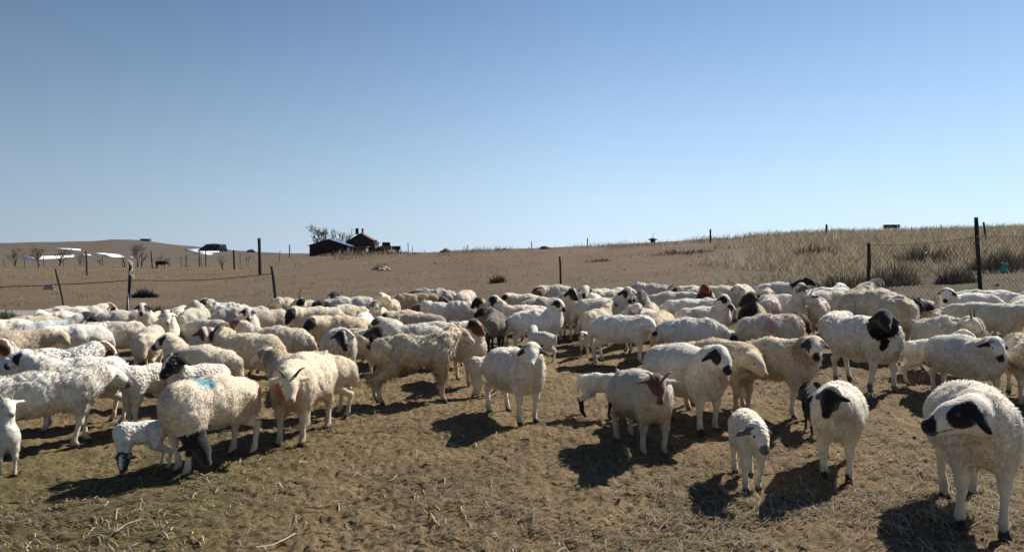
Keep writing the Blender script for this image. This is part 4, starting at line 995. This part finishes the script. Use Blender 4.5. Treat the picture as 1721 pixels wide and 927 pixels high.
S(784, 487, 540, 70, 'short brownish rump at the far edge with a clear gap on its right', b='p', tone=.95, n='low')
S(757, 505, 575, 182, 'broad grey woolled sheep in mid flock with tousled bright back', b='g', tone=1.2, n='low', len=1.1, shag=1.7)
S(692, 543, 600, 182, 'flat grey back seen behind the long haired goat', b='g', tone=1.1, n='low')
S(745, 540, 600, 350, 'pale sheep back between the long haired goat and the tousled one', b='a', n='low')
S(868, 512, 585, 182, 'long smooth sheep facing left with a speckled dark face', h='EP', hh=190, p=-25, hp=(826, 505), b='c', len=1.1)
S(882, 493, 548, 180, 'cream sheep with black ears behind the speckle faced one', h='EM', hh=195, p=-25, hp=(847, 500), b='c')
S(927, 478, 540, 188, 'round cream sheep with a brown lowered head left of the middle fence post', h='N', hc='b', hh=200, p=-45, hp=(904, 497), b='y', neck=.4)
S(918, 498, 560, 4, 'grey humped back behind the raised head sheep', b='g', n='low')
S(955, 500, 572, 262, 'cream sheep with a black face patch facing the camera below the middle fence post', h='Z', hh=300, p=-30, hp=(965, 494), b='c')
S(993, 492, 566, 268, 'sheep with arched black ears and a grey face near the middle fence post', h='eM', hh=262, p=-25, hp=(983, 490), b='w', long_neck=1)
S(1010, 486, 545, 5, 'plain cream back right of the arched ear sheep', b='c', n='low')
S(1033, 483, 540, 190, 'small pale sheep at the far edge above the plain cream back', b='w', n='low', h='P', hc='g')
S(1012, 501, 580, 14, 'sheep in profile with its black eyed white face turned to the camera', h='EM', hh=290, p=-50, hp=(1057, 495), b='w')
S(1104, 504, 570, 262, 'sheep with a white wedge down its dark face right of the black eyed one', h='Z', hc='g', hh=285, p=-50, hp=(1079, 498), b='c')
S(1092, 475, 530, 178, 'goat with a pointed dark horn rising at the far edge', k='g', b='p', h='W', hh=190, p=-15, hp=(1066, 482), horn='spike', s=.9)
S(1132, 489, 545, 2, 'long plain sheep just right of the pointed horn goat', b='c', n='low', len=1.1)
S(1012, 515, 583, 62, 'heavy cream rump with long shadowed legs left of the blue marked sheep', b='c', n='low', tone=.9)
S(1055, 526, 608, 348, 'white sheep with a blue marked rump and black muzzle in the centre right', h='M', hh=322, p=-45, hp=(1095, 548), mark=('blue', -.30, .04, .14), fat=1.0)
S(1082, 520, 575, 200, 'small face resting left over the blue marked rump', hh=200, p=-25, hp=(1066, 519), b='p', h='P', hc='t')
S(1112, 523, 592, 82, 'brownish sheep rump just right of the blue marked sheep', b='t', tone=1.25, n='low')
S(1150, 502, 570, 2, 'long grey white sheep behind the one with the reddish flank', b='g', tone=1.25, n='low', len=1.15)
S(1183, 514, 585, 8, 'white sheep with tall raised head, black eye and a reddish flank spot', h='EM', hh=318, p=-38, hp=(1221, 505), rust=(-.2, -.17, .56))
S(1168, 532, 590, 4, 'low white back in front of the reddish flank sheep', b='w', n='low')
S(1182, 482, 540, 300, 'black necked sheep with a wine red face at the far edge', h='B', hc='r', hh=300, p=-30, hp=(1187, 485), b='w', neck=.6)
S(1160, 480, 530, 182, 'cream back left of the wine red face', b='c', n='low')
S(1218, 480, 532, 182, 'pale sheep back right of the wine red face', b='p', n='low')
S(1243, 476, 535, 255, 'sheep with a dark olive brown ear at the far edge', h='e', hc='t', hh=250, p=-30, hp=(1238, 487), b='w')
S(1263, 508, 585, 262, 'sheep with a huge jet black head and mane turned left', h='N', hh=208, p=-25, hp=(1256, 502), b='t', neck=1.1, hs=1.15)
S(1292, 494, 560, 92, 'pinkish rump with small ears right of the jet black mane', b='p', n='mid', shag=1.4)
S(1302, 474, 530, 2, 'low dark flanked sheep along the far edge right of the weed clump', b='g', tone=1.1, n='low', len=1.1)
S(1314, 492, 550, 186, 'little shaggy white back left of the tall upright white head', b='w', n='low', s=.8, shag=1.6)
S(1348, 500, 572, 268, 'tall upright white head with a grey spot above the rump group', h='P', hc='g', hh=262, p=-35, hp=(1346, 486), long_neck=1, b='w')
S(1392, 489, 562, 32, 'cream sheep with drooping dark brown head and pale blaze', h='Z', hc='b', hh=340, p=-50, hp=(1436, 505), b='c', neck=.5, hs=1.1)
S(1362, 500, 560, 265, 'small goat with crossed dark horns between the cream rumps', k='g', b='w', h='e', hh=250, p=-25, hp=(1358, 502), horn='spike', s=.85)
S(1394, 483, 530, 5, 'far sheep raising a pale grey head right of centre on the back row', h='P', hc='g', hh=0, p=-10, hp=(1416, 482), b='w')
S(1512, 480, 600, 140, 'big cream sheep with a bowed black head below the shorter chain link post', h='B', hh=185, p=-50, hp=(1467, 485), neck=.2, b='c', fat=1.05)
S(1500, 500, 580, 78, 'striped woolled sheep right behind the black necked one', b='w', n='low', shag=1.9, hh=330)
S(1530, 512, 570, 350, 'small horned goat looking out beside the striped wool', k='g', b='w', hh=335, p=-30, hp=(1525, 512), horn='spike', palehorn=1, s=.75)
S(1460, 531, 655, 308, 'white sheep with a black head and long black throat, faint blue back', h='N', hh=285, p=-28, hp=(1487, 537), mark=('blue', -.25, .05, .08), neck=.56, fat=1.08, socks=.09, sc='g', hs=.90, throat=((.27, -.09, .60), (.13, .075, .22)))
S(1414, 521, 580, 70, 'white rump left of the long black throat sheep', b='w', n='low', s=.85)
S(1296, 525, 595, 12, 'pink wool sheep with a large brown head lowered to the right', h='N', hc='b', hh=340, p=-45, hp=(1352, 542), b='p', neck=.7, hs=1.1, rust=(-.12, -.17, .58), shag=1.4)
S(1246, 557, 610, 186, 'small curly white lamb back above the tan sheep', k='l', b='w', n='low', curl=1)
S(1625, 490, 562, 195, 'white sheep with a round black muzzle and black lop ears facing the camera', h='eM', hh=265, p=-42, hp=(1590, 495), b='w')
S(1660, 507, 585, 336, 'long yellowish sheep sloping down towards the right edge', b='y', n='low', h='B', len=1.25, hh=330, p=-30)
S(1668, 487, 535, 182, 'sheep with brown ears and a bright white rump below the tallest fence post', b='w', n='low', h='e', hc='b', hh=185)
S(1722, 496, 580, 88, 'round pale sheep cut by the right edge near the fence', b='w', n='low')
S(1605, 532, 600, 350, 'white goat with upright horns looking right above the plain lambs', k='g', b='w', h='W', hh=338, p=-30, hp=(1636, 545), horn='spike', s=.85, fat=1.15)
S(1561, 533, 590, 88, 'small tan kid squeezed left of the upright horned goat', k='g', b='c', n='mid', s=.65)
S(1568, 570, 640, 6, 'plain white lamb walking right behind the heavy shouldered sheep', k='l', b='w', n='mid', s=.66, fat=1.15, stride=.1)
S(1640, 562, 668, 318, 'heavy white sheep with black ears and muzzle standing above the biggest one', h='eM', hh=298, p=-42, hp=(1676, 585), b='w', fat=1.1)
S(1717, 560, 640, 100, 'pale sheep legs and flank cut by the right edge', b='c', n='low')
S(838, 510, 575, 184, 'sheep with a black and white head just above the dark grey brown one', h='EB', hh=215, p=-30, hp=(800, 508), b='b', tone=1.5)
S(986, 557, 580, 250, 'small white lamb with a black patched face standing left of the blue marked sheep', k='l', h='E', hh=265, p=-30, hp=(978, 564), b='w', s=.5)
S(272, 439.5, None, 5, 'tiny dark animal grazing below the hill', b='k', h='B', n='down', far=70)

# ---- solve positions
SLOPE = .76
def solve(A):
    k = A['k']; lim = {'s': (.86, 1.16), 'r': (.85, 1.15), 'l': (.5, .74), 'g': (.72, 1.02)}[k]
    if A.get('far'): A['D'] = A['far']; A['s'] = .95; return
    def byback(s):
        D = 3.0
        while D < 40:
            x = (A['cx']-CX)/F*D
            if hgt(x, D)+SLOPE*s >= zat(A['yb'], D)-.0: 
                if zat(A['yb'], D) < CAMH: return D
            D *= 1.003
        return D
    if A['s'] is not None: A['D'] = byback(A['s']); return
    D = hit(A['cx'], A['yf']); s = (zat(A['yb'], D)-at(A['cx'], D).z)/SLOPE
    s2 = min(max(s, lim[0]), lim[1])
    if abs(s2-s) > 1e-4: D = byback(s2)
    A['s'] = s2; A['D'] = D
for i, A in enumerate(LIST):
    A['i'] = i; solve(A)
    if A['n'] in ('low',) and A['hp'] is None and A['h'] == 'W' and A['k'] == 's':   # heads half lost in the crowd
        q_ = random.Random(i*7+1); A['h'], A['hc'] = q_.choice((('B', 'k'), ('EM', 'k'), ('W', 'k'), ('B', 'b'), ('Z', 'k'), ('N', 'k'), ('H', 'b')))
        A['hh'] += q_.uniform(-45, 45); A['n'] = q_.choice(('low', 'low', 'mid', 'down'))
def place(A):
    D = A['D']; x = (A['cx']+A.get('dpx', 0)-CX)/F*D; A['pos'] = Vector((x, D, hgt(x, D)))
    az = math.atan2(x, D); A['W'] = R(A['H'])-az; A['head_w'] = R(A['hh'])-az
# ---- keep bodies from passing through each other (push along depth, a little sideways)
def pts_of(A):
    c, s_ = math.cos(A['W']), math.sin(A['W']); s = A['s']; bl = A.get('len', 1)
    r = .190*s*{'s': 1, 'r': 1, 'l': .72, 'g': .84}[A['k']]
    return [(A['pos'].x+c*t*s*bl, A['pos'].y+s_*t*s*bl, r) for t in (-.42, -.2, 0, .2, .36)]
for A in LIST: place(A)
start = [(A['pos'].x, A['pos'].y) for A in LIST]
for A in LIST: A['xy'] = [A['pos'].x, A['pos'].y]
for it in range(60):
    mv = 0
    for i, A in enumerate(LIST):
        for B_ in LIST[i+1:]:
            dx, dy = B_['pos'].x-A['pos'].x, B_['pos'].y-A['pos'].y
            if dx*dx+dy*dy > 1.8: continue
            best = 0
            for p in pts_of(A):
                for q in pts_of(B_):
                    d = math.hypot(p[0]-q[0], p[1]-q[1]); o = (p[2]+q[2])*.96-d
                    if o > best: best = o; n_ = ((q[0]-p[0])/(d+1e-6), (q[1]-p[1])/(d+1e-6))
            if best > .002:
                mv += best
                rad = Vector((A['pos'].x, A['pos'].y)).normalized(); tn = Vector((rad.y, -rad.x)); nv = Vector(n_)
                r_, t_ = nv.dot(rad), nv.dot(tn)
                if abs(r_) < .25: r_ = .25*(1 if dy > 0 else -1)
                wa = .15 if A['yf'] and A['D'] < 7 else 1; wb = .15 if B_['yf'] and B_['D'] < 7 else 1
                st_ = (rad*r_*1.0+tn*t_*.30); st_ = st_/max(st_.length, .3)*best*.6
                A['pos'].x -= st_.x*wa/(wa+wb); A['pos'].y -= st_.y*wa/(wa+wb); B_['pos'].x += st_.x*wb/(wa+wb); B_['pos'].y += st_.y*wb/(wa+wb)
    if mv < .05: break
print('relax', it, round(mv, 3))
for i, A in enumerate(LIST):
    x, y = A['pos'].x, A['pos'].y
    A['pos'].z = hgt(x, y); A['D2'] = y
    az = math.atan2(x, y); A['W'] = R(A['H'])-az; A['head_w'] = R(A['hh'])-az
    mvd = math.hypot(x-start[i][0], y-start[i][1])
    if mvd > .45: print('moved', i, round(start[i][1], 2), '->', round(y, 2), round(mvd, 2), A['label'][:50])
    if A['hp']:
        # put the head centre on its pixel ray, a neck's length from the shoulder
        s = A['s']; bl = {'l': .88}.get(A['k'], 1.0)*A.get('len', 1.0); wd = {'s': 1.0, 'r': 1.02, 'l': .70, 'g': .84}[A['k']]
        F0 = A['pos']+Vector((math.cos(A['W'])*.225*bl*s, math.sin(A['W'])*.225*bl*s, (.74-.196*wd+.05)*s))
        r_ = ray(*A['hp']); C0 = Vector((0, 0, CAMH)); rn = r_.normalized(); t0 = (F0-C0).dot(rn); Pn = C0+rn*t0; dm = (Pn-F0).length
        L_ = (.34 if A['k'] != 'l' else .30)*s
        if A.get('long_neck'): L_ *= 1.15
        hw = Vector((math.cos(A['head_w']), math.sin(A['head_w']), 0)); bw = Vector((math.cos(A['W']), math.sin(A['W']), 0))
        dd = math.sqrt(max(L_*L_-dm*dm, 0)); c1, c2 = Pn+rn*dd, Pn-rn*dd
        Pt = max((c1, c2), key=lambda c: (c-F0).dot(bw*1.0+hw*.35))
        v_ = Pt-F0
        if v_.length > .46*s: v_ = v_.normalized()*.46*s; 
        if dm > .5*s: print('head far', i, round(dm/s, 2), A['label'][:50])
        Pt = F0+v_; Pt.z = max(Pt.z, A['pos'].z+.13*s)
        l = Pt-A['pos']; c, s_ = math.cos(-A['W']), math.sin(-A['W']); A['hl'] = np.array([l.x*c-l.y*s_, l.x*s_+l.y*c, l.z])
import time as _t
t0 = _t.time()
for A in LIST: animal(A)
print('animals', len(LIST), round(_t.time()-t0, 1), 's')
